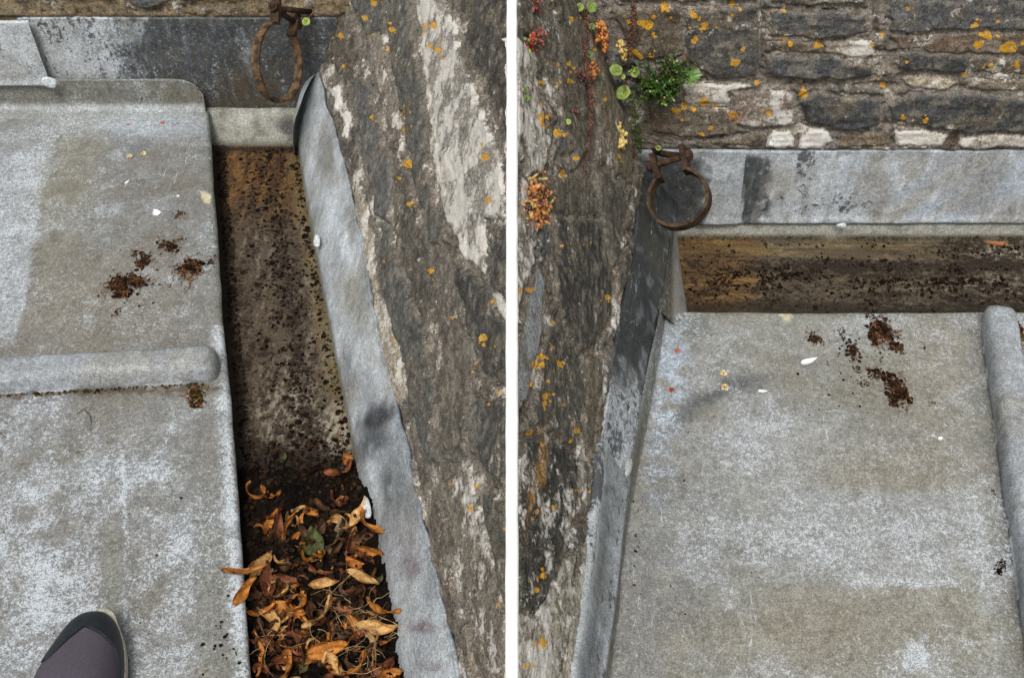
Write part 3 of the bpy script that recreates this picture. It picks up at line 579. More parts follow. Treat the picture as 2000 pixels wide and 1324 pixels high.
def col_side_near(pos, T):
    u, v = uvn(pos, 6, 30, 60); c, m = lead_base(pos, '8f9394', '7d7b72', 'a3abb0'); n1 = fbm(pos, (60, 14, 40), 4, 115)
    c = mix(c, C('c0c7ca'), .75*sstep(.80, .92, T)*sstep(-.6, .2, n1)); c = mix(c, C('666a6b'), .7*np.exp(-((T-.66)/.12)**2)*sstep(960, 1080, v)); c = mix(c, C('b5bcc2'), .7*np.exp(-((T-.14)/.1)**2)*sstep(980, 1120, v))
    c = mix(c, C('4b4c4a'), .6*blob(u, v, 1190, 955, 12, 9, 0, .6)); m[..., 0] = .18; m[..., 1] = .12+.3*sstep(.0, .4, n1)+.4*(T > .9)*sstep(1020, 960, v); m[..., 2] = .05; return c, m
ylap2 = P(1190, 905, .05)[1]
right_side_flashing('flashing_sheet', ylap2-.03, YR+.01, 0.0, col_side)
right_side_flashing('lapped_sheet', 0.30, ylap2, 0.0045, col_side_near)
clip(flS, Vector(P(1226, 912, ZU+.004)), Matrix.Rotation(math.radians(-10), 3, 'Z') @ Matrix.Rotation(math.radians(50), 3, 'Y'), (.0045, .014), hexc='b9bdbd')

# ------------------------------------------------------------------ stone walls: relief grid cut into mortar bed and single stones
def split_wall(parent, pos, nrm, lab, c, m, name_bed='mortar_bed'):
    n_, m_ = lab.shape; F4 = gridfaces(n_, m_); fl = lab.ravel()[F4]
    # a face is stone if all four corners are the same stone, else mortar
    same = (fl == fl[:, :1]).all(1); fid = np.where(same, fl[:, 0], -1)
    V = pos.reshape(-1, 3); NN = nrm.reshape(-1, 3); Cc = c.reshape(-1, 3); Mm = m.reshape(-1, 3)
    vv = V[F4[0]]; flip = np.dot(np.cross(vv[1]-vv[0], vv[2]-vv[1]), NN[F4[0, 0]]) < 0
    for i in np.unique(fid):
        f = F4[fid == i]
        if i >= 0 and len(f) < 25: i = -1
        ids, inv = np.unique(f, return_inverse=True); f = inv.reshape(-1, 4); nv = len(ids)
        vs_, cs_, ms_ = V[ids], Cc[ids], Mm[ids]
        if flip: f = f[:, ::-1]
        if i >= 0:                            # give the stone its depth: sides run back into the wall
            e = np.concatenate([f[:, [0, 1]], f[:, [1, 2]], f[:, [2, 3]], f[:, [3, 0]]]); key = np.sort(e, 1); key = key[:, 0].astype(np.int64)*nv+key[:, 1]
            uq, idx, cnt = np.unique(key, return_index=True, return_counts=True); be = e[idx[cnt == 1]]; bv = np.unique(be); mp = -np.ones(nv, int); mp[bv] = nv+np.arange(len(bv))
            vs_ = np.concatenate([vs_, vs_[bv]-NN[ids][bv]*0.014]); cs_ = np.concatenate([cs_, cs_[bv]]); ms_ = np.concatenate([ms_, ms_[bv]])
            f = np.concatenate([f, np.stack([be[:, 1], be[:, 0], mp[be[:, 0]], mp[be[:, 1]]], 1)])
        nm = name_bed if i < 0 else 'stone'
        add_obj(nm, mesh(nm, vs_, np.ascontiguousarray(f), True, {'Col': cs_, 'Msk': ms_}), parent, STONE)

def build_wall(parent, pos, outward, polys, cell, rot, pal, mort, orange, extra=None, seed=0, pstone=.7, rough=1.0, warp=13, edge_px=6, mortw=2.0, mdepth=.003, tuck=None, aniso=(30, 30, 70)):
    nrm = gnorm(pos)
    if (nrm[pos.shape[0]//2, pos.shape[1]//2] @ np.array(outward)) < 0: nrm = -nrm
    u0, v0 = proj(pos); u, v = u0+warp*fbm(pos, 22, 6, seed+1, .62), v0+warp*fbm(pos, 22, 6, seed+7, .62)
    r = np.random.default_rng(seed+5)
    lab = -np.ones(u.shape, int); dist = np.zeros(u.shape); near = np.full(u.shape, 1e9)
    hts = {}; cols_ = {}; wh = {}; dk = {}
    for i, (pl, hx, h, w, dd) in enumerate(polys):
        d_ = polydist(u, v, pl); ins = (d_ > 0) & (lab < 0); lab[ins] = i; dist[ins] = d_[ins]; near = np.minimum(near, np.maximum(-d_, 0)); hts[i] = h; cols_[i] = C(hx); wh[i] = w; dk[i] = dd
    # rubble between the surveyed stones
    cr, sr = math.cos(math.radians(rot)), math.sin(math.radians(rot)); a = (u*cr+v*sr)/cell[0]; b = (-u*sr+v*cr)/cell[1]
    ia, ib = np.floor(a).astype(int), np.floor(b).astype(int); f1 = np.full(u.shape, 9.); f2 = np.full(u.shape, 9.); cid = np.zeros(u.shape, int)
    def hsh(x, y, k): 
        q = np.sin(x*127.1+y*311.7+k*74.7+seed)*43758.5453; return q-np.floor(q)
    for di in (-1, 0, 1):
        for dj in (-1, 0, 1):
            ca, cb = ia+di, ib+dj; sa = ca+.1+.8*hsh(ca, cb, 1)+.5*(cb % 2); sb = cb+.2+.6*hsh(ca, cb, 2); dd = np.maximum(np.abs(a-sa), np.abs(b-sb)*1.0)*.6+np.hypot(a-sa, b-sb)*.4
            k = (ca+500)*1000+(cb+500); better = dd < f1; f2 = np.where(better, f1, np.minimum(f2, dd)); cid = np.where(better, k, cid); f1 = np.where(better, dd, f1)
    da = (f2-f1)*.5*min(cell)
    keep = hsh(cid % 1000, cid//1000, 3) < pstone
    auto = (lab < 0) & keep & (da > mortw) & (near > 4)
    uq, inv = np.unique(cid[auto], return_inverse=True); 
    if len(uq):
        lab[auto] = 1000+inv; dist[auto] = np.minimum(da[auto]-mortw, near[auto]-4)
        for k in range(len(uq)): hts[1000+k] = r.uniform(.002, .007); q = pal[r.integers(len(pal))]; cols_[1000+k] = C(q[0])*r.uniform(.85, 1.15); wh[1000+k] = q[1]; dk[1000+k] = q[2]
    n1 = fbm(pos, 26, 5, seed+20); n2 = fbm(pos, 80, 5, seed+21); n3 = fbm(pos, 200, 3, seed+22)
    H_ = np.zeros(u.shape); c = np.broadcast_to(C(mort), pos.shape).copy(); c = mix(c, C('958c7f'), .7*sstep(.0, .6, n1+.4*n2)); c = mix(c, C('4e473e'), .7*sstep(.1, .6, -n1+.5*n2))
    m = np.zeros(pos.shape); m[..., 0] = .12+.3*sstep(.0, .6, n1); m[..., 1] = .2
    H_ += (.0014*n2+.0010*n3+.0018*n1)*rough - mdepth*sstep(0, 8, near)*(lab < 0)
    for k in hts:
        s = lab == k
        if not s.any(): continue
        e = sstep(0, edge_px, dist[s]); q = fbm(pos[s]+k*.37, aniso, 5, seed+30, .58); q = .45*q+.55*(np.floor(q*4)+sstep(.55, 1, q*4-np.floor(q*4)))/4
        H_[s] = H_[s]*(1-e)+e*(hts[k]*.5+.0026*q*rough+.0013*n2[s]*rough+.0007*n3[s]); ck = cols_[k]; cc = np.broadcast_to(ck, (s.sum(), 3)).copy()
        cc = mix(cc, ck*.62, .7*sstep(.0, .5, q)); cc = mix(cc, ck*1.35+.01, .6*sstep(.05, .55, -q+.4*n2[s])); cc = mix(cc, C('6f675a'), .7*sstep(.0, .5, n1[s]+.4*n2[s])); cc = mix(cc, C('8a8477'), .5*sstep(.25, .6, -n1[s]+.6*n2[s]))
        if wh[k] >= .9: cc = np.broadcast_to(ck, cc.shape)*(1+.05*q[:, None])
        g_ = sstep(5, 1.5, dist[s])*sstep(-.15, .25, n1[s]+.3*n2[s])*(wh[k] < .9); H_[s] -= .0024*g_
        c[s] = c[s]*(1-e[:, None])+cc*e[:, None]; m[s, 0] = np.clip(wh[k]*(.9+.6*n1[s])+.16*sstep(-.1, .5, n1[s]), 0, 1); m[s, 1] = dk[k]
    rs = np.random.default_rng(seed+76); orange = list(orange)+[(ou+rs.normal(0, rr*1.6), ov+rs.normal(0, rr*1.6), rr*rs.uniform(.25, .6)) for (ou, ov, rr) in orange for _ in range(3)]
    rs = np.random.default_rng(seed+77)
    if len(orange): orange = orange+[(rs.uniform(u0.min(), u0.max()), rs.uniform(0, 1324), rs.uniform(2, 4.5)) for _ in range(30)]
    ou_, ov_ = u0.ravel(), v0.ravel(); mo = np.zeros(ou_.shape); o1, o2 = n1.ravel(), n2.ravel(); order = np.argsort(ou_); su = ou_[order]
    for (ou, ov, rr) in orange:
        i0, i1 = np.searchsorted(su, [ou-rr*2.6, ou+rr*2.6]); ix = order[i0:i1]; ix = ix[np.abs(ov_[ix]-ov) < rr*2.6]
        if len(ix): mo[ix] = np.maximum(mo[ix], blob(ou_[ix]+o2[ix]*rr*.5, ov_[ix]+o1[ix]*rr*.5, ou, ov, rr, rr*.9, 0, .95))
    m[..., 2] = mo.reshape(u0.shape)
    pt = sstep(.30, .48, fbm(pos, 75, 3, seed+60)); H_ = H_-.0035*pt*(near > 0); c = mix(c, c*.55, .6*pt)
    if extra: c, m, H_ = extra(c, m, H_, u, v, n1, n2, lab)
    if tuck is not None: H_ = H_*(1-tuck)-.007*tuck
    pos = pos+nrm*H_[..., None]
    split_wall(parent, pos, nrm, lab, c, np.clip(m, 0, 1), 'mortar_bed')

SL, SB, SD, PALE, WHT = '5b5c5c', '4a4d50', '3e3d3b', 'a79f92', 'd6d2c9'
PAL = [('5c5c5b', .2, .15), ('625c53', .25, .18), ('514e49', .2, .2), ('716b61', .35, .15), ('57595a', .3, .18)]

# ---- the dividing wall: two battered faces and an added white divider strip along its crest
wallM = thing('stone_wall', 'tall lichened rubble wall between the two lead roofs with an added thin white strip marking the gap between the two views', 'stone wall', (0, 1.1, -0.06))
ys = np.arange(0.30, 1.90, 0.0020); nT = 290; T = np.linspace(-0.10, 1, nT)[None, :]
xb = X_FT(ys)[:, None]; xc = -STRIPW+0*xb; zc = zcrest(ys)[:, None]
pos = np.stack([xb+(xc-xb)*T-.0*T, ys[:, None]+0*T, ZF-.004+(zc-ZF)*T], -1)
polysL = [
 ([(646, 172), (661, 166), (674, 195), (668, 226), (656, 220)], 'fcfcfa', .005, .9, 0), ([(662, 226), (676, 216), (687, 232), (678, 272), (669, 270)], 'fcfcfa', .005, .9, 0),
 ([(616, 40), (650, 10), (700, 60), (705, 150), (680, 165), (640, 120)], '58524a', .006, .15, .2), ([(660, -30), (760, -30), (752, 60), (722, 74), (700, 30)], '565755', .007, .1, .15),
 ([(688, 160), (715, 152), (745, 240), (772, 340), (764, 440), (737, 424), (706, 300)], SL, .008, .05, .12), ([(716, 62), (752, 66), (765, 130), (790, 230), (770, 260), (742, 190)], '7d756b', .005, .35, .1),
 ([(750, -40), (802, -40), (818, 120), (836, 250), (850, 400), (884, 486), (846, 474), (806, 330), (778, 200), (757, 90)], '565652', .008, .12, .12),
 ([(804, -40), (860, -40), (905, 110), (978, 300), (1000, 430), (955, 425), (946, 540), (908, 500), (864, 410), (840, 250), (820, 100)], '8f8b85', .008, .50, .14),
 ([(868, -40), (1010, -40), (1010, 330), (985, 290), (912, 108)], '4a4744', -.008, .08, .25),
 ([(690, 335), (712, 370), (730, 470), (738, 540), (772, 640), (800, 760), (786, 796), (765, 770), (745, 690), (722, 560), (700, 450)], 'a09788', .004, .42, .1),
 ([(737, 440), (765, 446), (797, 560), (832, 640), (852, 780), (862, 900), (832, 905), (806, 800), (786, 700), (757, 600)], '555653', .009, .08, .12),
 ([(772, 300), (800, 350), (838, 470), (856, 560), (850, 640), (830, 630), (800, 550), (770, 440)], '56524c', .005, .15, .2),
 ([(845, 480), (882, 492), (920, 640), (930, 780), (905, 880), (870, 870), (855, 760), (850, 640)], '625d56', .006, .2, .15),
 ([(886, 490), (940, 556), (960, 560), (996, 650), (1004, 770), (950, 730), (912, 640)], '454543', .009, .1, .2), ([(955, 440), (1005, 440), (1005, 600), (962, 552)], '4b4b49', .008, .12, .15),
 ([(957, 568), (1005, 556), (1005, 650), (968, 602)], 'b7b4ae', .006, .6, .05), ([(930, 790), (1005, 776), (1005, 980), (962, 934), (926, 860)], '4d4d4b', .009, .15, .15),
 ([(788, 806), (838, 912), (868, 1010), (892, 1160), (905, 1290), (880, 1230), (846, 1060), (812, 900)], '5e5952', .004, .15, .18),
 ([(845, 910), (918, 896), (944, 1010), (974, 1130), (1000, 1280), (956, 1340), (905, 1160), (872, 1000)], '706a60', .005, .34, .14), ([(940, 950), (1005, 990), (1005, 1230), (972, 1110), (948, 1010)], '54544f', .008, .12, .15),
 ([(900, 1180), (948, 1330), (1000, 1420), (940, 1420), (915, 1330)], '8b8172', .005, .3, .1)]
orangeL = [(735, 8, 7), (717, 35, 5), (770, 60, 6), (798, 320, 8), (852, 52, 9), (845, 92, 5), (863, 100, 6), (792, 225, 5), (790, 255, 6), (955, 308, 8), (950, 660, 8), (932, 675, 4), (978, 768, 5), (963, 393, 6), (803, 400, 5), (785, 350, 4), (846, 530, 6), (668, 70, 6), (672, 130, 4), (733, 230, 5), (760, 95, 4), (967, 590, 4), (930, 710, 4), (925, 995, 5), (975, 1180, 4), (983, 80, 5)]
def extraL(c, m, H_, u, v, n1, n2, lab):
    k = lab == 7; m[k, 0] += .2*n1[k]
    ln = np.exp(-(((u-815)-(v)*.14)/7)**2)*(v < 420); c = mix(c, C('b0aa9b'), .8*ln); H_ = H_-.004*ln
    return c, m, H_
build_wall(wallM, pos, (-1, 0, .5), polysL, (150, 46), 74, PAL, '706b63', orangeL, extraL, seed=200, pstone=.75, aniso=(48, 34, 48), tuck=sstep(.02, -.02, T)+0*pos[..., 0])

ys = np.arange(0.30, YR+.03, 0.0020); nT = 240; T = np.linspace(-0.10, 1, nT)[None, :]
xb = X_RF(ys)[:, None]; zc = zcrest(ys)[:, None]
pos = np.stack([xb+(STRIPW-xb)*T, ys[:, None]+0*T, ZFR-.004+(zc-ZFR)*T], -1)
polysR = [
 ([(1052, 512), (1072, 545), (1062, 620), (1044, 720), (1024, 795), (1000, 820), (1000, 700), (1030, 600)], '8e9396', .004, .02, .0),
 ([(1000, 60), (1040, 100), (1062, 200), (1060, 340), (1030, 350), (1000, 300)], '8b8577', .006, .55, .1), ([(1000, -60), (1060, -60), (1090, 60), (1078, 160), (1045, 90), (1000, 50)], '605b50', .006, .3, .15),
 ([(1064, -60), (1132, -60), (1145, 120), (1150, 300), (1120, 330), (1085, 200), (1094, 60)], '5b564b', .006, .15, .2), ([(1138, 0), (1180, 90), (1210, 180), (1238, 260), (1232, 360), (1200, 340), (1160, 200)], '6a6353', .006, .12, .15),
 ([(1064, 350), (1118, 340), (1150, 320), (1160, 420), (1130, 420), (1080, 410), (1060, 440)], '5f5a50', .004, .1, .2),
 ([(1160, 320), (1196, 350), (1228, 380), (1222, 440), (1204, 520), (1186, 480), (1168, 420)], '55524b', .008, .1, .2),
 ([(1082, 420), (1160, 430), (1200, 530), (1192, 610), (1155, 690), (1130, 690), (1092, 620), (1078, 540)], '44433f', .007, .12, .25),
 ([(1000, 340), (1052, 360), (1058, 440), (1040, 520), (1000, 620)], '77716a', .005, .5, .15), ([(1062, 640), (1090, 630), (1128, 696), (1138, 800), (1120, 880), (1080, 850), (1040, 830), (1045, 740)], '514f49', .008, .2, .25),
 ([(1146, 700), (1176, 690), (1168, 800), (1160, 880), (1136, 860), (1142, 780)], '635c50', .005, .12, .15),
 ([(1000, 850), (1060, 850), (1120, 890), (1128, 960), (1104, 1060), (1060, 1180), (1030, 1200), (1000, 1170)], '3f3f3a', .008, .34, .3),
 ([(1000, 1190), (1040, 1200), (1100, 1090), (1130, 1080), (1120, 1180), (1090, 1330), (1060, 1430), (1000, 1430)], '8c8779', .005, .5, .15), ([(1140, 1060), (1150, 1060), (1130, 1250), (1110, 1400), (1080, 1400), (1110, 1200)], '9a9588', .003, .4, .15)]
orangeR = [(1046, 714, 10), (1053, 698, 6), (1088, 711, 7), (1091, 258, 9), (1107, 126, 6), (1113, 40, 6), (1052, 230, 9), (1055, 205, 6), (1107, 160, 6), (1060, 160, 5), (1073, 15, 5), (1181, 582, 6), (1070, 680, 5), (1117, 843, 7), (1034, 844, 6), (1058, 775, 7), (1056, 790, 6), (1051, 1125, 7), (1038, 1152, 6), (1056, 1256, 7), (1042, 1255, 6), (1040, 1000, 6), (1097, 340, 7), (1072, 305, 5), (1085, 165, 4), (1123, 310, 4), (1024, 1300, 6), (1015, 570, 8), (1055, 245, 6), (1205, 308, 4), (1178, 195, 5), (1122, 955, 5)]
def extraR(c, m, H_, u, v, n1, n2, lab):
    s = np.exp(-((u-(1222-(v-430)*.17))/22)**2)*(v > 330)*(v < 1060)*sstep(-.7, .1, n1+.2); free = (lab < 0); c = mix(c, C('94836c'), .6*s*free)
    br = blob(u, v, 1040, 940, 9, 90, 12, .5); c = mix(c, C('b98a48'), .5*br)
    sl = lab == 0; H_[sl] *= .35
    return c, m, H_
build_wall(wallM, pos, (1, 0, .5), polysR, (130, 40), -76, PAL, '736d63', orangeR, extraR, seed=300, pstone=.7, aniso=(48, 34, 48), tuck=sstep(.02, -.02, T)+0*pos[..., 0])
# added white strip on the crest for the gap between the two views
ys = np.arange(0.28, 1.95, .01); prof = [(-STRIPW-.0012, -.03), (-STRIPW-.0012, .0), (-STRIPW*.8, .0045), (0, .0062), (STRIPW*.8, .0045), (STRIPW+.0012, .0), (STRIPW+.0012, -.03)]
pos = np.array([[(x, y, zcrest(y)+z) for x, z in prof] for y in ys]); pos[..., 0] += .0006*fbm(pos, 40, 3, 401)*np.sign(pos[..., 0]); pos[..., 2] += .0008*fbm(pos, 30, 3, 402)
M_DIVIDER = simple('white_divider', 'e6e5e0', 'f2f1ee', 120, 0.9, .3, .001)
sheet('divider_strip', pos, pos*0+.8, pos*0, M_DIVIDER, wallM)

# ---- far wall on the left: mortar-faced
wallBL = thing('stone_wall', 'tan mortar faced wall above the upright flashing, top left', 'stone wall', (-0.7, YB+.03, 0))
zt = PY(200, 50, YB)[2]
X, Z = np.meshgrid(np.arange(-1.25, -0.19, .0026), np.arange(zt-.02, zt+.16, .0026)); pos = np.stack([X, YB+.020+.02*(Z-zt), Z], -1)
build_wall(wallBL, pos, (0, -1, 0), [([(228, -40), (330, -40), (325, 8), (290, 16), (245, 4)], '55585b', .006, .1, .1), ([(520, 18), (560, 8), (590, 20), (575, 42), (540, 44)], '5d5448', .006, .1, .2), ([(60, -60), (215, -60), (210, -4), (60, 0)], '6a655c', .006, .1, .1), ([(345, -60), (510, -60), (505, 0), (350, 0)], '5c5d5d', .006, .1, .1)],
           (150, 40), 0, PAL, '86775f', [], lambda c, m, H_, u, v, n1, n2, lab: (mix(c, C('5d5240'), .55*sstep(-.1, .5, n1+.3*n2)), m, H_), seed=420, pstone=0.0, rough=.8, tuck=sstep(zt+.005, zt-.001, Z))

# ---- far wall on the right: coursed slate stones
wallBR = thing('stone_wall', 'coursed dark slate wall with orange lichen above the cross gutter, top right', 'stone wall', (0.5, YR+.03, 0))
X, Z = np.meshgrid(np.arange(0.02, 0.87, .0021), np.arange(ztr-.02, 0.42, .0021)); pos = np.stack([X, YR+.006+.02*(Z-ztr), Z], -1)
polysBR = [
 ([(1724, -60), (2060, -60), (2060, 58), (1880, 60), (1740, 62)], '5e5f60', .009, .12, .08), ([(1500, 24), (1560, 18), (1690, 30), (1694, 66), (1610, 76), (1504, 74)], '595a5a', .007, .12, .15), ([(1500, -60), (1695, -60), (1690, 12), (1505, 8)], '6c655b', .006, .25, .15),
 ([(1334, 18), (1478, 10), (1484, 90), (1478, 148), (1400, 154), (1340, 120)], '504f4d', .007, .12, .15), ([(1205, 20), (1330, 14), (1336, 110), (1250, 118), (1220, 90)], '5f564a', .006, .1, .2), ([(1200, -60), (1480, -60), (1480, 0), (1210, 8)], '5f584e', .006, .15, .15),
 ([(1736, 64), (1880, 66), (2060, 64), (2060, 104), (1900, 108), (1760, 96)], '6a5c50', .004, .15, .22), ([(1608, 80), (1705, 78), (1712, 112), (1660, 118), (1612, 104)], 'a59c8f', .004, .5, .1), ([(1492, 82), (1600, 82), (1606, 104), (1496, 106)], '6b6052', .003, .15, .15),
 ([(1498, 112), (1600, 108), (1660, 122), (1704, 128), (1702, 152), (1560, 154), (1496, 146)], '4f5153', .009, .08, .1), ([(1758, 104), (1860, 102), (1896, 116), (1880, 142), (1800, 140), (1754, 134)], '474849', .009, .08, .12), ([(1900, 112), (2060, 108), (2060, 150), (1895, 142)], '675d52', .004, .2, .2),
 ([(1752, 150), (1830, 146), (1870, 160), (1850, 176), (1780, 176)], 'b0a48f', .005, .35, .1), ([(1880, 152), (2060, 156), (2060, 180), (1890, 178)], '7b7163', .003, .2, .15),
 ([(1564, 196), (1590, 180), (1640, 188), (1718, 186), (1720, 240), (1680, 256), (1630, 252), (1572, 238)], '454749', .012, .08, .12), ([(1734, 200), (1790, 180), (1900, 184), (2000, 192), (2060, 196), (2060, 258), (1900, 258), (1800, 244), (1740, 238)], '484a4b', .011, .07, .1),
 ([(1430, 178), (1500, 172), (1552, 180), (1550, 238), (1490, 250), (1436, 240)], '8a7d72', .007, .4, .12), ([(1330, 166), (1420, 164), (1482, 166), (1424, 182), (1424, 206), (1340, 204)], 'b2aa9d', .006, .5, .1), ([(1262, 204), (1330, 208), (1426, 212), (1428, 258), (1330, 270), (1270, 262)], '6a6155', .006, .2, .2),
 ([(1496, 272), (1512, 256), (1542, 256), (1553, 286), (1520, 290), (1498, 287)], 'fcfcfa', .006, .9, 0), ([(1562, 276), (1578, 254), (1606, 250), (1628, 276), (1600, 290), (1566, 288)], 'fcfcfa', .006, .9, 0),
 ([(1750, 252), (1800, 252), (1850, 262), (1838, 286), (1800, 290), (1750, 286)], 'cfc9bd', .004, .7, .12), ([(1876, 268), (1940, 264), (2060, 262), (2060, 292), (1900, 292), (1872, 288)], 'b7b0a4', .004, .5, .1), ([(1553, 262), (1562, 262), (1564, 290), (1556, 290)], '6a6054', .001, .0, .3), ([(1634, 260), (1700, 262), (1740, 254), (1742, 286), (1640, 290)], '776a59', .003, .15, .15), ([(1245, 274), (1330, 280), (1420, 268), (1486, 256), (1486, 286), (1400, 282), (1300, 286)], '72685a', .003, .15, .15)]
orangeBR = [(1266, 48, 10), (1242, 105, 10), (1272, 105, 7), (1298, 12, 8), (1376, 50, 9), (1354, 30, 6), (1354, 78, 6), (1340, 117, 6), (1434, 120, 9), (1228, 42, 5), (1280, 70, 4), (1375, 197, 11), (1322, 216, 7), (1355, 212, 6), (1336, 208, 6), (1478, 163, 5), (1596, 88, 7), (1543, 86, 6), (1530, 76, 5), (1704, 87, 5), (1770, 15, 5), (1928, 68, 9), (1902, 50, 8), (1722, 68, 5), (1790, 63, 4), (1727, 168, 7), (1569, 183, 10), (1885, 146, 6), (1934, 128, 6), (1986, 128, 7), (1970, 92, 15), (1530, 20, 5), (1432, 225, 8), (1500, 218, 6), (1762, 228, 5), (1804, 232, 6), (1388, 248, 4), (1370, 258, 4), (1707, 284, 4), (1770, 118, 4), (1430, 10, 6), (1430, 28, 4)]
def extraBR(c, m, H_, u, v, n1, n2, lab):
    cr = np.exp(-((u-1490)/5)**2)*(v < 150)+np.exp(-((u-1712-(v-40)*.1)/6)**2)*(v < 75); H_ = H_-.006*cr*sstep(-.5, .2, n1+.3); c = mix(c, C('2e2a25'), .6*np.clip(cr, 0, 1)*sstep(-.3, .3, n1+.2))
    crk = np.exp(-((v-(250+8*np.sin(u/28)))/1.6)**2)*(u > 1560)*(u < 1745); H_ = H_-.004*crk
    c = mix(c, C('4a3a2e'), .85*blob(u, v, 1862, 270, 14, 22, 20, .5)); c = mix(c, C('37322b'), .8*blob(u, v, 1745, 268, 6, 20, 0, .5)); c = mix(c, C('8f6357'), .5*blob(u, v, 1430, 225, 18, 10, 0, .6))
    c = mix(c, C('574a38'), .6*blob(u, v, 1270, 240, 50, 40, 0, .8))
    return c, m, H_
build_wall(wallBR, pos, (0, -1, 0), polysBR, (120, 34), 0, PAL, '7f7870', orangeBR, extraBR, seed=500, pstone=.6, aniso=(16, 30, 60), warp=9, edge_px=5, tuck=sstep(ztr+.004, ztr-.003, Z))

# ------------------------------------------------------------------ small things
def hit_left(u, v, lift=0.0):               # photo pixel -> point on the left face of the dividing wall
    return _hit(u, v, X_FT, ZF-.004, -STRIPW, lift)
def hit_right(u, v, lift=0.0):
    return _hit(u, v, X_RF, ZFR-.004, STRIPW, lift)
def _hit(u, v, xf, zb, xcrest, lift):
    d = ray(u, v); t = np.linspace(.5, 2.6, 4000); p = C0+d*t[:, None]; xb = xf(p[:, 1]); T = (p[:, 0]-xb)/(xcrest-xb)
    zs = zb+(zcrest(p[:, 1])-zb)*T; ok = (T > -.2) & (T < 1.05) & (p[:, 2] < zs+lift); i = np.argmax(ok); return p[i]
def tube(path, rad, k=6, close=True):
    path = np.asarray(path, float); n = len(path); rad = np.broadcast_to(rad, (n,)); V = []; Fc = []
    tg = np.gradient(path, axis=0); tg /= np.linalg.norm(tg, axis=1)[:, None]+1e-9; ref = np.array([.3, .2, .93])
    for i in range(n):
        a = np.cross(tg[i], ref); a /= np.linalg.norm(a)+1e-9; b = np.cross(tg[i], a)
        for j in range(k):
            t = 2*math.pi*j/k; V.append(path[i]+(a*math.cos(t)+b*math.sin(t))*rad[i])
    for i in range(n-1):
        for j in range(k): Fc.append((i*k+j, i*k+(j+1) % k, (i+1)*k+(j+1) % k, (i+1)*k+j))
    if close: Fc.append(tuple(range(k))[::-1]); Fc.append(tuple((n-1)*k+j for j in range(k)))
    return V, Fc
class MB:
    def __init__(s): s.v = []; s.f = []
    def add(s, vf):
        o = len(s.v); s.v += [tuple(map(float, q)) for q in vf[0]]; s.f += [tuple(int(i)+o for i in q) for q in vf[1]]; return s
    def build(s, name, mat, parent=None, smooth=True, colr=None, org=None):
        v = np.array(s.v); at = None
        if colr is not None: at = {'Col': np.broadcast_to(colr, (len(v), 3)) if np.ndim(colr) == 1 else colr, 'Msk': np.zeros((len(v), 3))}
        if org is not None: v = v-np.asarray(org)
        o = add_obj(name, mesh(name, v, s.f, smooth, at), parent, mat)
        if org is not None: o.location = tuple(org)
        return o
def frame(z, x):
    z = np.array(z, float); z /= np.linalg.norm(z); x = np.array(x, float); x = x-z*(x@z); x /= np.linalg.norm(x); return x, np.cross(z, x), z
_ico = None
def ico():
    global _ico
    if _ico is None:
        g = (1+5**.5)/2; v = np.array([(-1, g, 0), (1, g, 0), (-1, -g, 0), (1, -g, 0), (0, -1, g), (0, 1, g), (0, -1, -g), (0, 1, -g), (g, 0, -1), (g, 0, 1), (-g, 0, -1), (-g, 0, 1)], float); v /= np.linalg.norm(v[0])
        f = [(0, 11, 5), (0, 5, 1), (0, 1, 7), (0, 7, 10), (0, 10, 11), (1, 5, 9), (5, 11, 4), (11, 10, 2), (10, 7, 6), (7, 1, 8), (3, 9, 4), (3, 4, 2), (3, 2, 6), (3, 6, 8), (3, 8, 9), (4, 9, 5), (2, 4, 11), (6, 2, 10), (8, 6, 7), (9, 8, 1)]
        _ico = (v, f)
    return _ico
R = np.random.default_rng(99)
def lump(c, r, sq=.7, jit=.3):
    v, f = ico(); s = r*(1+jit*R.normal(size=(12, 1))); q = v*s; q[:, 2] *= sq; a = R.uniform(0, 6.28); ca, sa = math.cos(a), math.sin(a)
    q = np.stack([q[:, 0]*ca-q[:, 1]*sa, q[:, 0]*sa+q[:, 1]*ca, q[:, 2]], 1); return q+np.asarray(c), f
M_RUST = simple('rusty_iron', '211a14', '4a3628', 90, .85, .8, .002, .25, lo=.3, hi=.7)
M_RUSTL = simple('rusty_iron_edge', '2e241b', '65503a', 90, .85, .8, .002, .25)

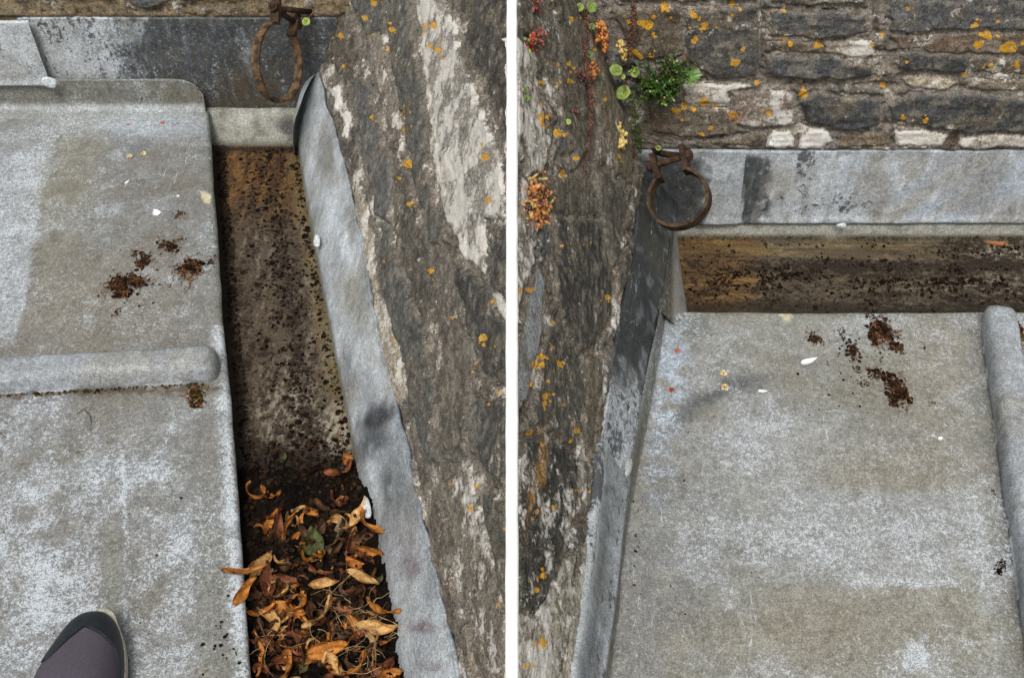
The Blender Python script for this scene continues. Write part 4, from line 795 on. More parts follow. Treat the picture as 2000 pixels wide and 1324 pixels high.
# ---- rusty pipe clamps
def pipe_clamp(label, cen, axis, gapdir, Rr, wid, thk, gap, earlen, spread, grp):
    cen = np.array(cen); e1, e2, a = frame(axis, gapdir); t = thing('pipe_clamp', label, 'pipe clamp', tuple(cen), grp)
    ang = np.linspace(gap, 2*math.pi-gap, 72); V = []; Fc = []
    for i, th in enumerate(ang):
        rr = 1+.012*math.sin(3*th+1)
        d_ = e1*math.cos(th)+e2*math.sin(th)
        for (ro, ax_) in ((0, -.5), (0, .5), (thk, .5), (thk, -.5)): V.append(cen+d_*(Rr*rr+ro)+a*ax_*wid)
    for i in range(71):
        for j in range(4): Fc.append((i*4+j, i*4+(j+1) % 4, (i+1)*4+(j+1) % 4, (i+1)*4+j))
    Fc += [(3, 2, 1, 0), (284, 285, 286, 287)]
    MB().add((V, Fc)).build('ring_band', M_RUSTL, t, False)
    eps = []
    for s in (1, -1):
        d_ = e1*math.cos(gap)+e2*s*math.sin(gap); b0 = cen+d_*Rr; dirn = e1*.95+e2*s*spread; dirn /= np.linalg.norm(dirn); pts = [b0-d_*.001, b0+dirn*earlen*.35+e2*s*.001, b0+dirn*earlen*.7, b0+dirn*earlen]
        sd = np.cross(a, dirn); V = []; Fc = []
        for k_, p in enumerate(pts):
            w_ = wid*(.55 if k_ < 3 else .42)
            for (x, y) in ((-1, -1), (1, -1), (1, 1), (-1, 1)): V.append(p+a*x*w_+sd*y*thk*.8)
        for i in range(3):
            for j in range(4): Fc.append((i*4+j, i*4+(j+1) % 4, (i+1)*4+(j+1) % 4, (i+1)*4+j))
        Fc += [(3, 2, 1, 0), (12, 13, 14, 15)]; MB().add((V, Fc)).build('clamp_ear', M_RUST, t, False); eps.append(b0+dirn*earlen*.6)
    bd = eps[0]-eps[1]; L_ = np.linalg.norm(bd); bd /= L_; p0 = eps[1]-bd*.012; p1 = eps[0]+bd*.012
    MB().add(tube([p0, p0+(p1-p0)*.5, p1], .0042, 10)).build('bolt', M_RUST, t)
    for q, s in ((eps[1], -1), (eps[0], 1)):
        MB().add(tube([q+bd*s*.0035, q+bd*s*.010], .0085, 6)).build('hex_nut', M_RUST, t, False)
    return t, eps
VIEWL = -ray(543, 118); VIEWR = -ray(1325, 385); RX = np.array([1., 0, 0]); UPI = UPV
for arr in (VIEWL, VIEWR): arr /= np.linalg.norm(arr)
cL = PY(543, 122, YB-.075)
tL, eL = pipe_clamp('narrow looking rusty pipe clamp hanging at the far left corner above the gutter end', cL, VIEWL*.40+RX*.91, UPI*1.0+RX*.42+VIEWL*.0, .055, .013, .0040, .42, .036, .15, 'rusty pipe clamps')
cR = PY(1326, 388, YR-.10)
tR, eR = pipe_clamp('round rusty pipe clamp hanging in front of the lead in the right picture', cR, VIEWR*.93-RX*.22+UPI*.26, UPI*1.0-RX*.28, .0365, .023, .0042, .52, .036, .05, 'rusty pipe clamps')
# anchor stubs back into the wall
p = eL[0]; MB().add(tube([p, (p+PY(606, 24, YB+.02))/2, PY(606, 24, YB+.02)], .0045, 8)).build('wall_hook', M_RUST, tL)
p = eR[1]; MB().add(tube([p, (p+PY(1268, 298, YR+.02))/2, PY(1262, 292, YR+.02)], .0045, 8)).build('wall_hook', M_RUST, tR)

# ---- soil, leaves and roots in the left gutter
def soil_h(y): return .030*sstep(P(560, 900, ZG)[1], P(560, 1010, ZG)[1], y)
ys = np.arange(.30, P(560, 880, ZG)[1], .0017); S = np.linspace(0, 1, 150)[None, :]
x0 = X_LE(ys)[:, None]-.014; x1 = X_GR(ys)[:, None]+.010+.0*ys[:, None]
pos = np.stack([x0+(x1-x0)*S, ys[:, None]+0*S, ZG+0*S+0*ys[:, None]], -1)
n1 = fbm(pos, 28, 5, 600); n2 = fbm(pos, 90, 4, 601); n3 = fbm(pos, 220, 3, 602)
pos[..., 2] += soil_h(pos[..., 1])*(.62+.55*n1)+.008*np.abs(n2)+.003*n3-.004*sstep(P(560, 960, ZG)[1], P(560, 880, ZG)[1], pos[..., 1])
c = np.broadcast_to(C('211913'), pos.shape).copy(); c = mix(c, C('0f0b08'), sstep(.0, .4, n1+.3*n2)); c = mix(c, C('3d2d21'), .8*sstep(.25, .6, n2-.2*n1))
so = sheet('gutter_soil', pos, c, pos*0, SOIL, None); tag(so, 'dark crumbly leaf soil filling the near end of the left gutter', 'soil', kind='stuff')
def soil_top(x, y):
    i = np.clip(np.searchsorted(ys, y), 0, len(ys)-1); j = int(np.clip((x-x0[i, 0])/(x1[i, 0]-x0[i, 0])*149, 0, 149)); return pos[i, j, 2]
def on_soil(u, v, dz=0):
    p = P(u, v, ZG+.02)
    for _ in range(3): p = P(u, v, soil_top(p[0], p[1]))
    return p+np.array([0, 0, dz])
mb = MB(); cc = []
for k in range(2600):
    v_ = R.uniform(860, 1330); f_ = R.uniform(.03, .97); q = P(560, v_, ZG); y = q[1]; x = X_LE(y)+f_*(X_GR(y)-X_LE(y)); r = abs(R.normal(0, .0015))+.0005
    z = soil_top(x, y)
    vf = lump((x, y, max(z, ZG)+r*.4), r); mb.add(vf); cc += [C(['1b1410', '2a1f17', '3b2c20', '120d0a', '4a3626'][R.integers(5)])]*12
for k in range(2000):                        # crumbs further up the gutter floor
    y = R.uniform(P(560, 860, ZG)[1], ygl-.01); side = R.random(); x = X_LE(y)+(X_GR(y)-X_LE(y))*(R.uniform(.02, .12) if side < .3 else R.normal(.60, .16) if side < .82 else R.uniform(.9, .99)); r = abs(R.normal(0, .0012))+.0005
    mb.add(lump((x, y, ZG+r*.3), r)); cc += [C(['1b1410', '2a1f17', '33251a'][R.integers(3)])]*12
o = mb.build('soil_crumbs', SOIL, None, False, np.array(cc)); tag(o, 'scattered dark crumbs along the left gutter floor', 'soil crumbs', kind='stuff')
mb = MB(); cc = []; K = 4200
yy = R.uniform(YE+.002, YR-.004, K); yy = np.where(R.random(K) < .55, R.normal(YE+.115, .014, K), yy); xx = np.where(R.random(K) < .2, R.uniform(.60, .80, K), R.uniform(xg0+.005, .80, K))
ok = (fbm(np.stack([xx, yy, 0*xx], -1), (18, 40, 1), 3, 640) > R.normal(.02, .12, K)) & (yy > YE) & (yy < YR)
for x, y in zip(xx[ok], yy[ok]):
    r = abs(R.normal(0, .0011))+.0005; mb.add(lump((x, y, ZG+r*.3), r)); cc += [C(['1b1410', '2a1f17', '3a291c'][R.integers(3)])]*12
o = mb.build('soil_crumbs', SOIL, None, False, np.array(cc)); tag(o, 'scattered dark crumbs along the cross gutter floor', 'soil crumbs', kind='stuff')

def leaf_mat(name, c1, c2):
    m = simple(name, c1, c2, 140, .6, .35, .0012, .3, trans=.22); N, L = m.node_tree.nodes, m.node_tree.links
    h = next(n for n in N if n.type == 'HUE_SAT'); src = h.inputs['Color'].links[0].from_socket; tc = next(n for n in N if n.type == 'TEX_COORD').outputs['Object']
    vein = ramp(N, L, mnode(N, L, 'ABSOLUTE', mnode(N, L, 'SINE', mnode(N, L, 'MULTIPLY_ADD', noise(N, L, tc, 60, 3, .6), 9.0, 0.0))), .0, .35)      # rotted blotches and darker rims
    L.new(mixc(N, L, mnode(N, L, 'MULTIPLY', mnode(N, L, 'SUBTRACT', 1.0, vein), .6), src, C('3a2415')), h.inputs['Color']); return m
LM = {'orange': leaf_mat('orange_dead_leaf', '9c5c22', 'd08c42'), 'tan': leaf_mat('tan_dead_leaf', 'ad7d45', 'e0b678'), 'rust': leaf_mat('rusty_dead_leaf', '5f3420', '8f5838'), 'brown': leaf_mat('brown_dead_leaf', '3f2a1c', '6b4a32'), 'green': leaf_mat('green_leaf', '3d3a1e', '566033'), 'pale': leaf_mat('pale_grey_leaf', '8a7458', 'b09a78')}
def leaf_mesh(L_, W_, curl, cup, twist, n=13, m=5, tip=1.0, stalk=True, wav=.0):
    V = np.zeros((n, m, 3)); s = np.linspace(0, 1, n); ph = R.uniform(0, 6.28)
    w = W_*np.sin(np.pi*np.clip(s*.96+.02, 0, 1)**(.75*tip))**.85
    th = curl*(s-.35)*np.abs(s-.35)**.3*1.6; dl = L_/(n-1); x = 0; z = 0; P_ = []
    for i in range(n):
        P_.append((x, z)); x += math.cos(th[i])*dl; z += math.sin(th[i])*dl
    for i in range(n):
        tw = twist*(s[i]-.3)
        for j in range(m):
            b = (j/(m-1)-.5)*2; y = b*w[i]*.5*math.cos(cup*abs(b)*.8); h = cup*(b*b)*w[i]*.38+wav*math.sin(9*s[i]+3*b+ph)*W_*.15
            yy = y*math.cos(tw)-h*math.sin(tw); hh = y*math.sin(tw)+h*math.cos(tw); V[i, j] = (P_[i][0]-math.sin(th[i])*hh, yy, P_[i][1]+math.cos(th[i])*hh)
    V -= V.reshape(-1, 3).mean(0); V[..., 2] -= V[..., 2].min()
    top = V.reshape(-1, 3); nn = gnorm(V).reshape(-1, 3); bot = top-nn*.00035; f = gridfaces(n, m); F_ = [tuple(q) for q in f]+[tuple(int(i)+n*m for i in q[::-1]) for q in f]
    bd = [i*m for i in range(n)]+[(n-1)*m+j for j in range(1, m)]+[i*m+m-1 for i in range(n-2, -1, -1)]+list(range(m-2, 0, -1))
    for a, b in zip(bd, bd[1:]+bd[:1]): F_.append((a, b, b+n*m, a+n*m))
    return np.concatenate([top, bot]), F_
def put_leaf(label, p, az, L_, W_, kind, curl=1.2, cup=.5, twist=.3, tilt=(0, 0), grp=None, name='dead_leaf', cat='leaf', wav=1.0, tip=1.0):
    v, f = leaf_mesh(L_, W_, curl, cup, twist, wav=wav, tip=tip); me = mesh(name, v, f, True); o = add_obj(name, me, None, LM[kind])
    o.location = tuple(p); o.rotation_euler = (tilt[0], tilt[1], math.radians(az)); return tag(o, label, cat, grp)
G_LEAF = 'dead leaves lying in the left gutter'; GEN = 'curled dead leaf among the litter in the left gutter'
named = [  # u, v, azimuth, length, width, kind, curl, cup, twist, label
 (490, 975, -40, .050, .010, 'orange', 3.4, .8, .3, 'thin orange leaf curved like a hook beside the roof edge'),
 (683, 905, 100, .024, .015, 'orange', 1.6, .6, .2, 'small orange leaf topmost beside the flashing'),
 (668, 935, 20, .042, .016, 'rust', 1.8, .8, .8, 'reddish twisted leaf below the topmost small leaf by the flashing'),
 (705, 1012, 70, .046, .018, 'tan', .8, .7, .3, 'broad tan leaf leaning against the white clip on the flashing'),
 (665, 1017, 0, .040, .013, 'tan', 3.0, .9, .2, 'tan leaf arched like a bridge over black soil'),
 (525, 1025, 75, .044, .014, 'orange', 2.4, 1.2, .9, 'crumpled orange leaf cluster at the left above the green leaf'),
 (545, 1040, 110, .046, .013, 'rust', 1.6, 1.2, .5, 'rusty rolled leaf right of the crumpled cluster'),
 (557, 1035, 85, .040, .008, 'orange', .9, 1.3, .4, 'narrow upright orange leaf sliver left of the green leaf'),
 (612, 1066, 100, .034, .025, 'green', .5, .3, .1, 'broad green and brown leaf lying flat in the middle of the litter'),
 (665, 1060, 60, .050, .026, 'pale', 1.0, .8, .4, 'pale grey brown shrivelled leaf right of the green leaf'),
 (690, 1085, 130, .034, .022, 'rust', 1.1, .5, .3, 'reddish brown pointed leaf below the pale shrivelled leaf'),
 (722, 1040, 150, .044, .014, 'orange', 1.8, .7, .3, 'orange leaf pressed along the flashing halfway down the litter'),
 (720, 1080, 10, .036, .016, 'orange', 1.4, .6, .4, 'orange forked leaf touching the flashing above the green sprig'),
 (478, 1118, 12, .055, .012, 'orange', .7, .9, .5, 'orange leaf reaching over the roof edge'),
 (505, 1112, 60, .044, .018, 'tan', 2.0, .9, .3, 'glossy tan leaf bent across the leaf over the roof edge'),
 (520, 1145, 105, .050, .018, 'rust', .9, .7, .2, 'brown red leaf hanging down below the bent tan leaf'),
 (473, 1152, 65, .036, .014, 'orange', .8, .8, .2, 'small orange leaf lapping onto the roof edge'),
 (557, 1138, 5, .034, .012, 'rust', .6, 1.2, .2, 'rust brown rolled leaf on black soil left of centre'),
 (636, 1142, 8, .034, .013, 'tan', 1.2, 1.3, .2, 'short tan rolled leaf in the centre of the litter'),
 (716, 1130, -30, .044, .013, 'tan', .6, 1.2, .1, 'smooth tan leaf rolled like a cigar near the flashing'),
 (548, 1196, 20, .030, .024, 'orange', .8, .4, .2, 'flat square ended orange leaf left of the ring shaped leaf'),
 (585, 1198, 30, .046, .011, 'orange', 4.2, .6, .2, 'orange leaf curled into a ring'),
 (500, 1205, -10, .044, .016, 'orange', 1.6, .8, .6, 'orange leaf at the roof edge low in the litter'),
 (535, 1220, -15, .048, .012, 'tan', 1.8, .8, .3, 'long yellow tan leaf curving right from the roof edge'),
 (632, 1212, 40, .048, .015, 'tan', 1.2, .8, .4, 'yellow tan leaf slanting up in the lower middle'),
 (700, 1165, 40, .046, .020, 'brown', 1.2, .9, .4, 'dark brown leaf slanting up beside the flashing'),
 (745, 1205, 160, .050, .017, 'orange', 1.2, .8, .4, 'orange leaf under the pale roots by the flashing'),
 (735, 1232, 5, .060, .016, 'tan', 1.4, .7, .6, 'long tan leaf lying across the pale roots'),
 (705, 1240, 110, .056, .012, 'orange', 2.4, .9, .4, 'orange leaf curved like a sickle left of the roots'),
 (735, 1270, 100, .062, .015, 'tan', 1.0, 1.0, .7, 'long tan twisted leaf hanging down from the roots'),
 (640, 1272, 25, .064, .018, 'orange', 1.4, .7, .5, 'long orange leaf near the bottom edge middle'),
 (650, 1292, -30, .040, .018, 'tan', 1.0, .5, .4, 'yellowish folded leaf below the long orange leaf'),
 (555, 1265, 60, .028, .016, 'rust', 1.2, 1.0, .5, 'small reddish crumpled leaf low at the left of the litter'),
 (517, 1290, 95, .056, .012, 'orange', .9, .9, .3, 'upright orange leaf at the bottom beside the roof edge'),
 (570, 1310, 80, .040, .012, 'orange', 1.0, 1.2, .3, 'orange rolled leaf touching the bottom edge of the picture'),
 (690, 1316, 15, .050, .018, 'orange', 1.6, .8, .4, 'orange leaf at the bottom edge right of centre'),
 (735, 1312, 20, .040, .014, 'rust', 1.2, .8, .4, 'reddish leaf at the bottom by the flashing foot')]
for (u, v, az, L_, W_, kd, cu, cp, tw, lb) in named:
    put_leaf(lb, on_soil(u, v, .003+R.uniform(0, .004)) if not (u < 482 and v > 1100) else P(u, v, .003), az, min(L_, .046)*1.05, W_*.95, kd, cu*1.15, cp*.55, tw*1.8, (R.choice([-1, 1])*R.uniform(.4, 1.25) if kd != 'green' else .15, R.uniform(-.3, .3)), G_LEAF)
seen_lb = {}
for k in range(200):
    for _try in range(60):
        v = R.uniform(980, 1330) if R.random() < .5 else R.uniform(1170, 1335); q = on_soil(600, v); f_ = R.uniform(.06, .94); x = X_LE(q[1])+f_*(X_GR(q[1])-X_LE(q[1])); kd = ['orange', 'tan', 'rust', 'brown', 'brown', 'orange', 'rust', 'brown'][R.integers(8)]
        L_ = R.uniform(.018, .046); cu = R.uniform(.8, 4.2)
        lb = ('small ' if L_ < .031 else 'long ' if L_ > .040 else 'middling ')+{'orange': 'orange', 'tan': 'tan', 'rust': 'rust red', 'brown': 'dark brown'}[kd]+(' tightly curled' if cu > 2.4 else ' bent' if cu > 1.4 else ' flat')+' leaf '+('beside the roof edge' if f_ < .2 else 'left of the litter middle' if f_ < .42 else 'in the litter middle' if f_ < .6 else 'right of the litter middle' if f_ < .8 else 'against the flashing')+(', upper litter' if v < 1060 else ', mid litter' if v < 1180 else ', lower litter' if v < 1260 else ', bottom of the litter')
        if lb not in seen_lb: break
    seen_lb[lb] = 1
    put_leaf(lb, (x, q[1], soil_top(x, q[1])+R.uniform(-.002, .003)), R.uniform(0, 360), L_, R.uniform(.005, .0105) if kd != 'brown' else R.uniform(.007, .014), kd, cu, R.uniform(.05, .7), R.uniform(-1.8, 1.8), (R.choice([-1, 1])*R.uniform(.3, 1.3), R.uniform(-.5, .5)), G_LEAF)
for (u, v, az, L_, lb) in ((555, 900, 80, .016, 'small green leaf scrap on bare soil at the top of the litter'), (742, 1138, 60, .014, 'bright green leaf scrap against the flashing'), (540, 1157, 20, .010, 'tiny bright green shoot at the left of the litter'), (596, 1306, 70, .018, 'small green shoot at the bottom of the litter')):
    put_leaf(lb, on_soil(u, v, .004), az, L_, L_*.5, 'green', .8, .4, .2, (0, 0), None, 'green_leaf_scrap')
# pale roots and twigs
M_ROOT = simple('pale_roots', '7d6645', 'c0aa80', 90, .8, .2); M_TWIG = simple('thin_twig', '3a2517', '6b4a30', 120, .85, .4)
mb = MB()
for k in range(60):
    u, v = (R.normal(728, 26), R.normal(1230, 45)) if R.random() < .8 else (R.uniform(500, 760), R.uniform(1150, 1320)); 
    if u > 775: continue
    p = on_soil(u, v, R.uniform(.004, .016)); a = R.uniform(0, 6.28); L_ = R.uniform(.015, .055); pts = []; kk = R.normal(0, 40)
    for s in np.linspace(0, 1, 8): pts.append(p.copy()); p = p+np.array([math.cos(a), math.sin(a), R.normal(0, .25)])*L_/7; a += kk*L_/7+R.normal(0, .3)
    r_ = R.uniform(.0002, .0004); mb.add(tube(pts, np.linspace(r_, r_*.3, 8), 4, False))
o = mb.build('fine_roots', M_ROOT); tag(o, 'tangle of fine pale roots over the leaves by the flashing', 'roots', kind='stuff')
def twig(label, pix, z=.002, r=.0009, soil=False, name='twig'):
    pts = [(on_soil(u, v, .008) if soil else P(u, v, z+.001*(i % 2))) for i, (u, v) in enumerate(pix)]
    t_ = np.linspace(0, 1, len(pts)); tt = np.linspace(0, 1, 14); pts = np.array(pts); pts = np.stack([np.interp(tt, t_, pts[:, k]) for k in range(3)], 1)
    org = pts[0]; o = MB().add(tube(pts, np.linspace(r, r*.5, 14), 6)).build(name, M_TWIG, None, True, None, org); return tag(o, label, 'twig')
twig('long brown twig running down the left side of the leaf litter', [(505, 1205), (515, 1240), (535, 1275), (555, 1300)], soil=True, r=.0013)
twig('thin pale stem standing up in the middle of the litter', [(645, 1150), (648, 1180), (650, 1212)], soil=True, r=.0008)
twig('reddish thin twig crossing the lower litter', [(620, 1290), (655, 1268), (690, 1240)], soil=True, r=.0009)
twig('bent thin twig lying on the near left roof bay', [(165, 800), (176, 812), (178, 826), (174, 838)], r=.0006)
twig('short straight thin twig above the bent twig, near left bay', [(150, 808), (160, 801), (170, 795)], r=.0005)
twig('tiny curled twig at the left picture edge on the near bay', [(0, 845), (6, 850), (12, 855)], r=.0006)
twig('fine stalk of the leaf that reaches over the roof edge', [(440, 1120), (428, 1110), (420, 1098)], z=.004, r=.0004)

# ---- clumps of soil on the roofs
def clump(label, u, v, ru, rv, rot=0, n=70, fib=25, hexes=('33241b', '4a3427', '231913', '5c4030'), fhex=('86603f', 'a87a4e', '66452d'), zb=0.0, name='soil_clump', cat='soil clump', hgt=.5, seed=None, big=1.0):
    c0 = P(u, v, zb); px = np.linalg.norm(P(u+1, v, zb)-c0); py = np.linalg.norm(P(u, v-1, zb)-c0); mb = MB(); cc = []; ca, sa = math.cos(math.radians(rot)), math.sin(math.radians(rot))
    lob = [(R.normal(0, .45), R.normal(0, .45)) for _ in range(5)]
    for k in range(n):
        lx, ly = lob[R.integers(5)]; a, b = np.clip(lx+R.normal(0, .33), -1.15, 1.15), np.clip(ly+R.normal(0, .33), -1.15, 1.15); x = (a*ru*ca-b*rv*sa)*px; y = (a*ru*sa+b*rv*ca)*py
        rr = big*min(ru, rv)*px*R.uniform(.10, .27); d_ = math.hypot(a, b); z = max(0, 1-d_)*min(ru, rv)*px*hgt*R.uniform(.3, 1)+rr*.3
        mb.add(lump((x, y, z), rr, .8, .35)); cc += [C(hexes[R.integers(len(hexes))])]*12
    for k in range(fib):
        a, b = R.normal(0, .5), R.normal(0, .5); p = np.array([(a*ru*ca-b*rv*sa)*px, (a*ru*sa+b*rv*ca)*py, min(ru, rv)*px*R.uniform(.1, .6)*hgt+.001]); th = R.uniform(0, 6.28); L_ = ru*px*R.uniform(.3, .9); q = []
        for s in range(4): q.append(p.copy()); p = p+np.array([math.cos(th), math.sin(th), R.normal(-.1, .3)])*L_/3; p[2] = max(p[2], .0006); th += R.normal(0, .5)
        vf = tube(q, R.uniform(.0003, .0007), 4); mb.add(vf); cc += [C(fhex[R.integers(len(fhex))])]*len(vf[0])
    o = mb.build(name, SOIL, None, False, np.array(cc)); o.location = tuple(c0); return tag(o, label, cat)
for a in [('largest fibrous dark soil clump on the far left bay', 248, 557, 34, 19, 0, 130, 60), ('round reddish brown fibrous clump right of the largest on the far left bay', 369, 531, 26, 18, 0, 110, 90),
          ('ragged dark soil clump uppermost of the group on the far left bay', 325, 480, 24, 14, -15, 80, 12), ('greyish crumbly soil clump between the dark clumps, far left bay', 285, 516, 17, 18, 0, 60, 6), ('small dark soil clump beside the greyish one, far left bay', 266, 498, 10, 12, 0, 30, 5),
          ('flat smear of soil right of the uppermost clump, far left bay', 355, 468, 20, 6, -8, 36, 3), ('small reddish clump alone above the others near the pale petal', 352, 423, 14, 8, 0, 40, 18), ('small clump at the gutter edge of the far left bay', 412, 510, 9, 9, 0, 28, 4), ('small soil crumb below the largest clump, left bay', 228, 611, 7, 7, 0, 20, 3),
          ('tiny dark crumb right below the round reddish clump', 332, 561, 5, 8, 0, 14, 1), ('small crumb between the ragged and greyish clumps', 294, 494, 7, 6, 0, 18, 2), ('dark speck of dirt on the near bay among chalk', 155, 884, 5, 4, 0, 12, 0)]:
    clump(*a)
for a in [('round fibrous reddish clump topmost on the right roof', 1725, 651, 23, 25, 0, 120, 90), ('largest split soil clump on the right roof, lowest of the group', 1755, 765, 22, 34, 0, 130, 70), ('dark upright soil clump in the middle of the right roof group', 1663, 688, 13, 22, 0, 70, 10),
          ('crumbly pair of soil lumps left of the largest clump, right roof', 1712, 732, 20, 14, 0, 60, 6), ('small clump left of the crumbly pair, right roof', 1678, 722, 9, 9, 0, 26, 3), ('low dark crumbs under the crumbly pair, right roof', 1690, 750, 20, 8, 10, 36, 3),
          ('small pointed reddish clump leftmost of the right roof group', 1590, 661, 12, 14, 20, 46, 16), ('narrow dark clump above the upright one, right roof', 1646, 658, 7, 16, 0, 34, 5), ('tiny clump at the gutter edge of the right roof', 1696, 614, 10, 7, 0, 28, 3),
          ('tiny crumb right of the largest split clump', 1822, 787, 8, 5, 0, 18, 2), ('tiny crumb right of the round fibrous clump', 1760, 689, 8, 4, 0, 16, 2)]:
    clump(*a)
clump('green and red moss cushion at the stop end of the left lead roll', 382, 776, 22, 17, 0, 120, 50, ('3c4a1c', '566428', '2a2416', '6b3a22', '4a2f1e'), ('8a4a2a', '7b7a35', 'a0562f'), name='moss_cushion', cat='moss')
clump('green and rusty moss cushion right of the right lead roll', 1990, 655, 13, 22, 0, 90, 30, ('3c4a1c', '566428', '2a2416', '7b3a22'), ('8a4a2a', '7b7a35'), name='moss_cushion', cat='moss')
clump('dark moss wedge against the lower right roll', 1952, 1102, 9, 17, -15, 60, 6, ('1f1712', '2c1f18', '120e0b'), name='soil_clump')
clump('dark slim crumb against the upper right roll', 1940, 960, 5, 15, 0, 36, 3, ('1f1712', '2c1f18', '120e0b'), name='soil_clump')
mb = MB(); cc = []
for k in range(230):                        # moss and grit packed along the near side of the left roll
    u = R.uniform(-10, 400); v = 771-.058*u+R.normal(2.5, 2.2); p = P(u, v, 0); r = abs(R.normal(0, .0009))+.0006; mb.add(lump((p[0], p[1], r*.5), r)); cc += [C(['3d4020', '4a3a22', '2a2117', '6d4023', '575a2e'][R.integers(5)])]*12
o = mb.build('moss_line', SOIL, None, False, np.array(cc)); tag(o, 'line of moss and grit along the near side of the left lead roll', 'moss', kind='stuff')
mb = MB(); cc = []
def specks(cu, cv, ru, rv, n, s=1.0, hx=('2b2019', '3d2e22', '1d1713')):
    for k in range(n):
        u, v = R.normal(cu, ru), R.normal(cv, rv); p = P(u, v, 0)
        if (u < 1000 and p[0] > X_LE(p[1])-.004) or (u > 1000 and (p[1] > YE-.004 or p[0] > rollx(p[1])-.03)): continue
        r = (abs(R.normal(0, .0006))+.0004)*s; mb.add(lump((p[0], p[1], r*.4), r)); cc.extend([C(hx[R.integers(len(hx))])]*12)
specks(310, 520, 60, 35, 110); specks(250, 565, 30, 20, 30); specks(440, 1255, 25, 35, 26, 1.3, ('1f1f20', '2b2b2c')); specks(200, 1000, 150, 200, 40, .8); specks(1690, 720, 60, 60, 120); specks(1400, 900, 120, 200, 30, .8); specks(1245, 1060, 10, 50, 16, 1.1); specks(330, 230, 60, 40, 14, .8, ('7a4630', '5a3a2a'))
o = mb.build('soil_specks', SOIL, None, False, np.array(cc)); tag(o, 'tiny dark dirt specks scattered over the lead roofs', 'dirt specks', kind='stuff')

# ---- pale scraps
M_PETAL = simple('white_petal', 'e9e6e4', 'f7f5f4', 200, .7, .2, .0005, .3, trans=.15); M_CRUMB = simple('pale_husk', '9a8258', 'd9c9a2', 260, .8, .5)
def petal(label, u, v, L_, W_, az):
    w, f = leaf_mesh(L_, W_, .5, .4, .1, 9, 5, .8); o = add_obj('fallen_petal', mesh('fallen_petal', w, f, True), None, M_PETAL); o.location = tuple(P(u, v, .001)); o.rotation_euler = (0, 0, math.radians(az)); tag(o, label, 'petal')
petal('white petal lying on the far left bay above the soil clumps', 305, 416, .016, .013, 120); petal('pale pointed petal scrap higher up the far left bay', 248, 356, .010, .005, 70)
petal('slim white petal on the right roof left of the soil clumps', 1580, 706, .024, .010, 25); petal('short white petal sliver on the right roof above centre', 1490, 764, .012, .004, 0); petal('tiny white scrap at the right of the right roof', 1837, 856, .006, .005, 30); petal('tiny white scrap near the gutter corner of the left bay', 348, 383, .005, .004, 0)
def husk(label, u, v, s=1.0, hx=None):
    p = P(u, v, 0); mb = MB(); 
    for k in range(9):
        a = k/9*6.28; mb.add(lump((math.cos(a)*.0042*s*R.uniform(.6, 1), math.sin(a)*.0038*s*R.uniform(.6, 1), .0016*s), .0022*s, .8, .3))
    o = mb.build('pale_husk', hx or M_CRUMB, None, False); o.location = tuple(p); tag(o, label, 'husk')
M_RED = simple('red_scrap', '8a3a20', 'b5583a', 200, .8, .3)
husk('pale husk, left one of the pair on the far left bay', 254, 307, .9); husk('pale husk, right one of the pair on the far left bay', 281, 302, .9); husk('pale husk, upper one of the pair on the right roof', 1413, 730, .9); husk('pale husk, lower one of the pair on the right roof', 1415, 758, 1.0)
husk('small orange red scrap near the upstand of the left bay', 318, 242, .6, M_RED); husk('small brown red scrap left of the orange one, left bay', 252, 245, .5, M_RED); husk('orange red scrap on the bluish patch of the right roof', 1323, 686, .7, M_RED); husk('brown red scrap by the upstand of the right roof', 1312, 762, .7, M_RED)

# ------------------------------------------------------------------ plants in the right-hand corner
def pmat(n, a, b, tr=.25, rough=.45): return simple(n, a, b, 130, rough, .25, .0008, .35, trans=tr)
M_PEN = pmat('pennywort_green', '6f8a35', 'a3b85c'); M_PEND = pmat('pennywort_dark', '4d6b2a', '7d9a45'); M_SPIKE = pmat('dead_flower_spike', '3a2420', '80584a', .05, .8); M_STEM = pmat('brown_stem', '5a3826', '936647', .05, .8)
M_YEL = pmat('yellow_bells', 'b99a4a', 'e6d08a'); M_ORG = pmat('orange_withered', 'a8602f', 'e0a060'); M_BUSH = pmat('glossy_dark_leaf', '24481b', '528036', .15, .3); M_BUSHL = pmat('young_pale_leaf', '7f9440', 'b8c574'); M_ROS = pmat('rosette_green', '5f8a3f', '98bd6a'); M_REDL = pmat('red_sedum', '8a2f2a', 'c05a4f')
def disc_leaf(c, nrm, r, dimple=.5, k=16, notch=True):
    e1, e2, n_ = frame(nrm, np.array([R.normal(), R.normal(), R.normal()])+.01); V = [np.asarray(c)-n_*r*dimple]; Fc = []
    for ring, (s, h) in enumerate(((.5, -.06), (.9, .05), (1.0, -.02))):
        for j in range(k):
            t = 2*math.pi*j/k; rr = r*s*(1+.05*math.sin(5*t)+R.normal(0, .012))
            V.append(np.asarray(c)+(e1*math.cos(t)+e2*math.sin(t)*.92)*rr+n_*r*h)
    for j in range(k): Fc.append((0, 1+j, 1+(j+1) % k))
    for q in range(2):
        for j in range(k): Fc.append((1+q*k+j, 1+(q+1)*k+j, 1+(q+1)*k+(j+1) % k, 1+q*k+(j+1) % k))
    V = np.array(V); n0 = len(V); V = np.concatenate([V, V-n_*.0007]); Fc = Fc+[tuple(i+n0 for i in f[::-1]) for f in Fc]
    for j in range(k): a, b = 1+2*k+j, 1+2*k+(j+1) % k; Fc.append((a, a+n0, b+n0, b))
    return V, Fc
def wallpt(u, v, lift=.0):                  # back wall or side wall of the right-hand corner, whichever is nearer
    a = PY(u, v, YR-.004-lift); b = hit_right(u, v, lift)
    return b if (b[1] < a[1] and u < 1240) else a
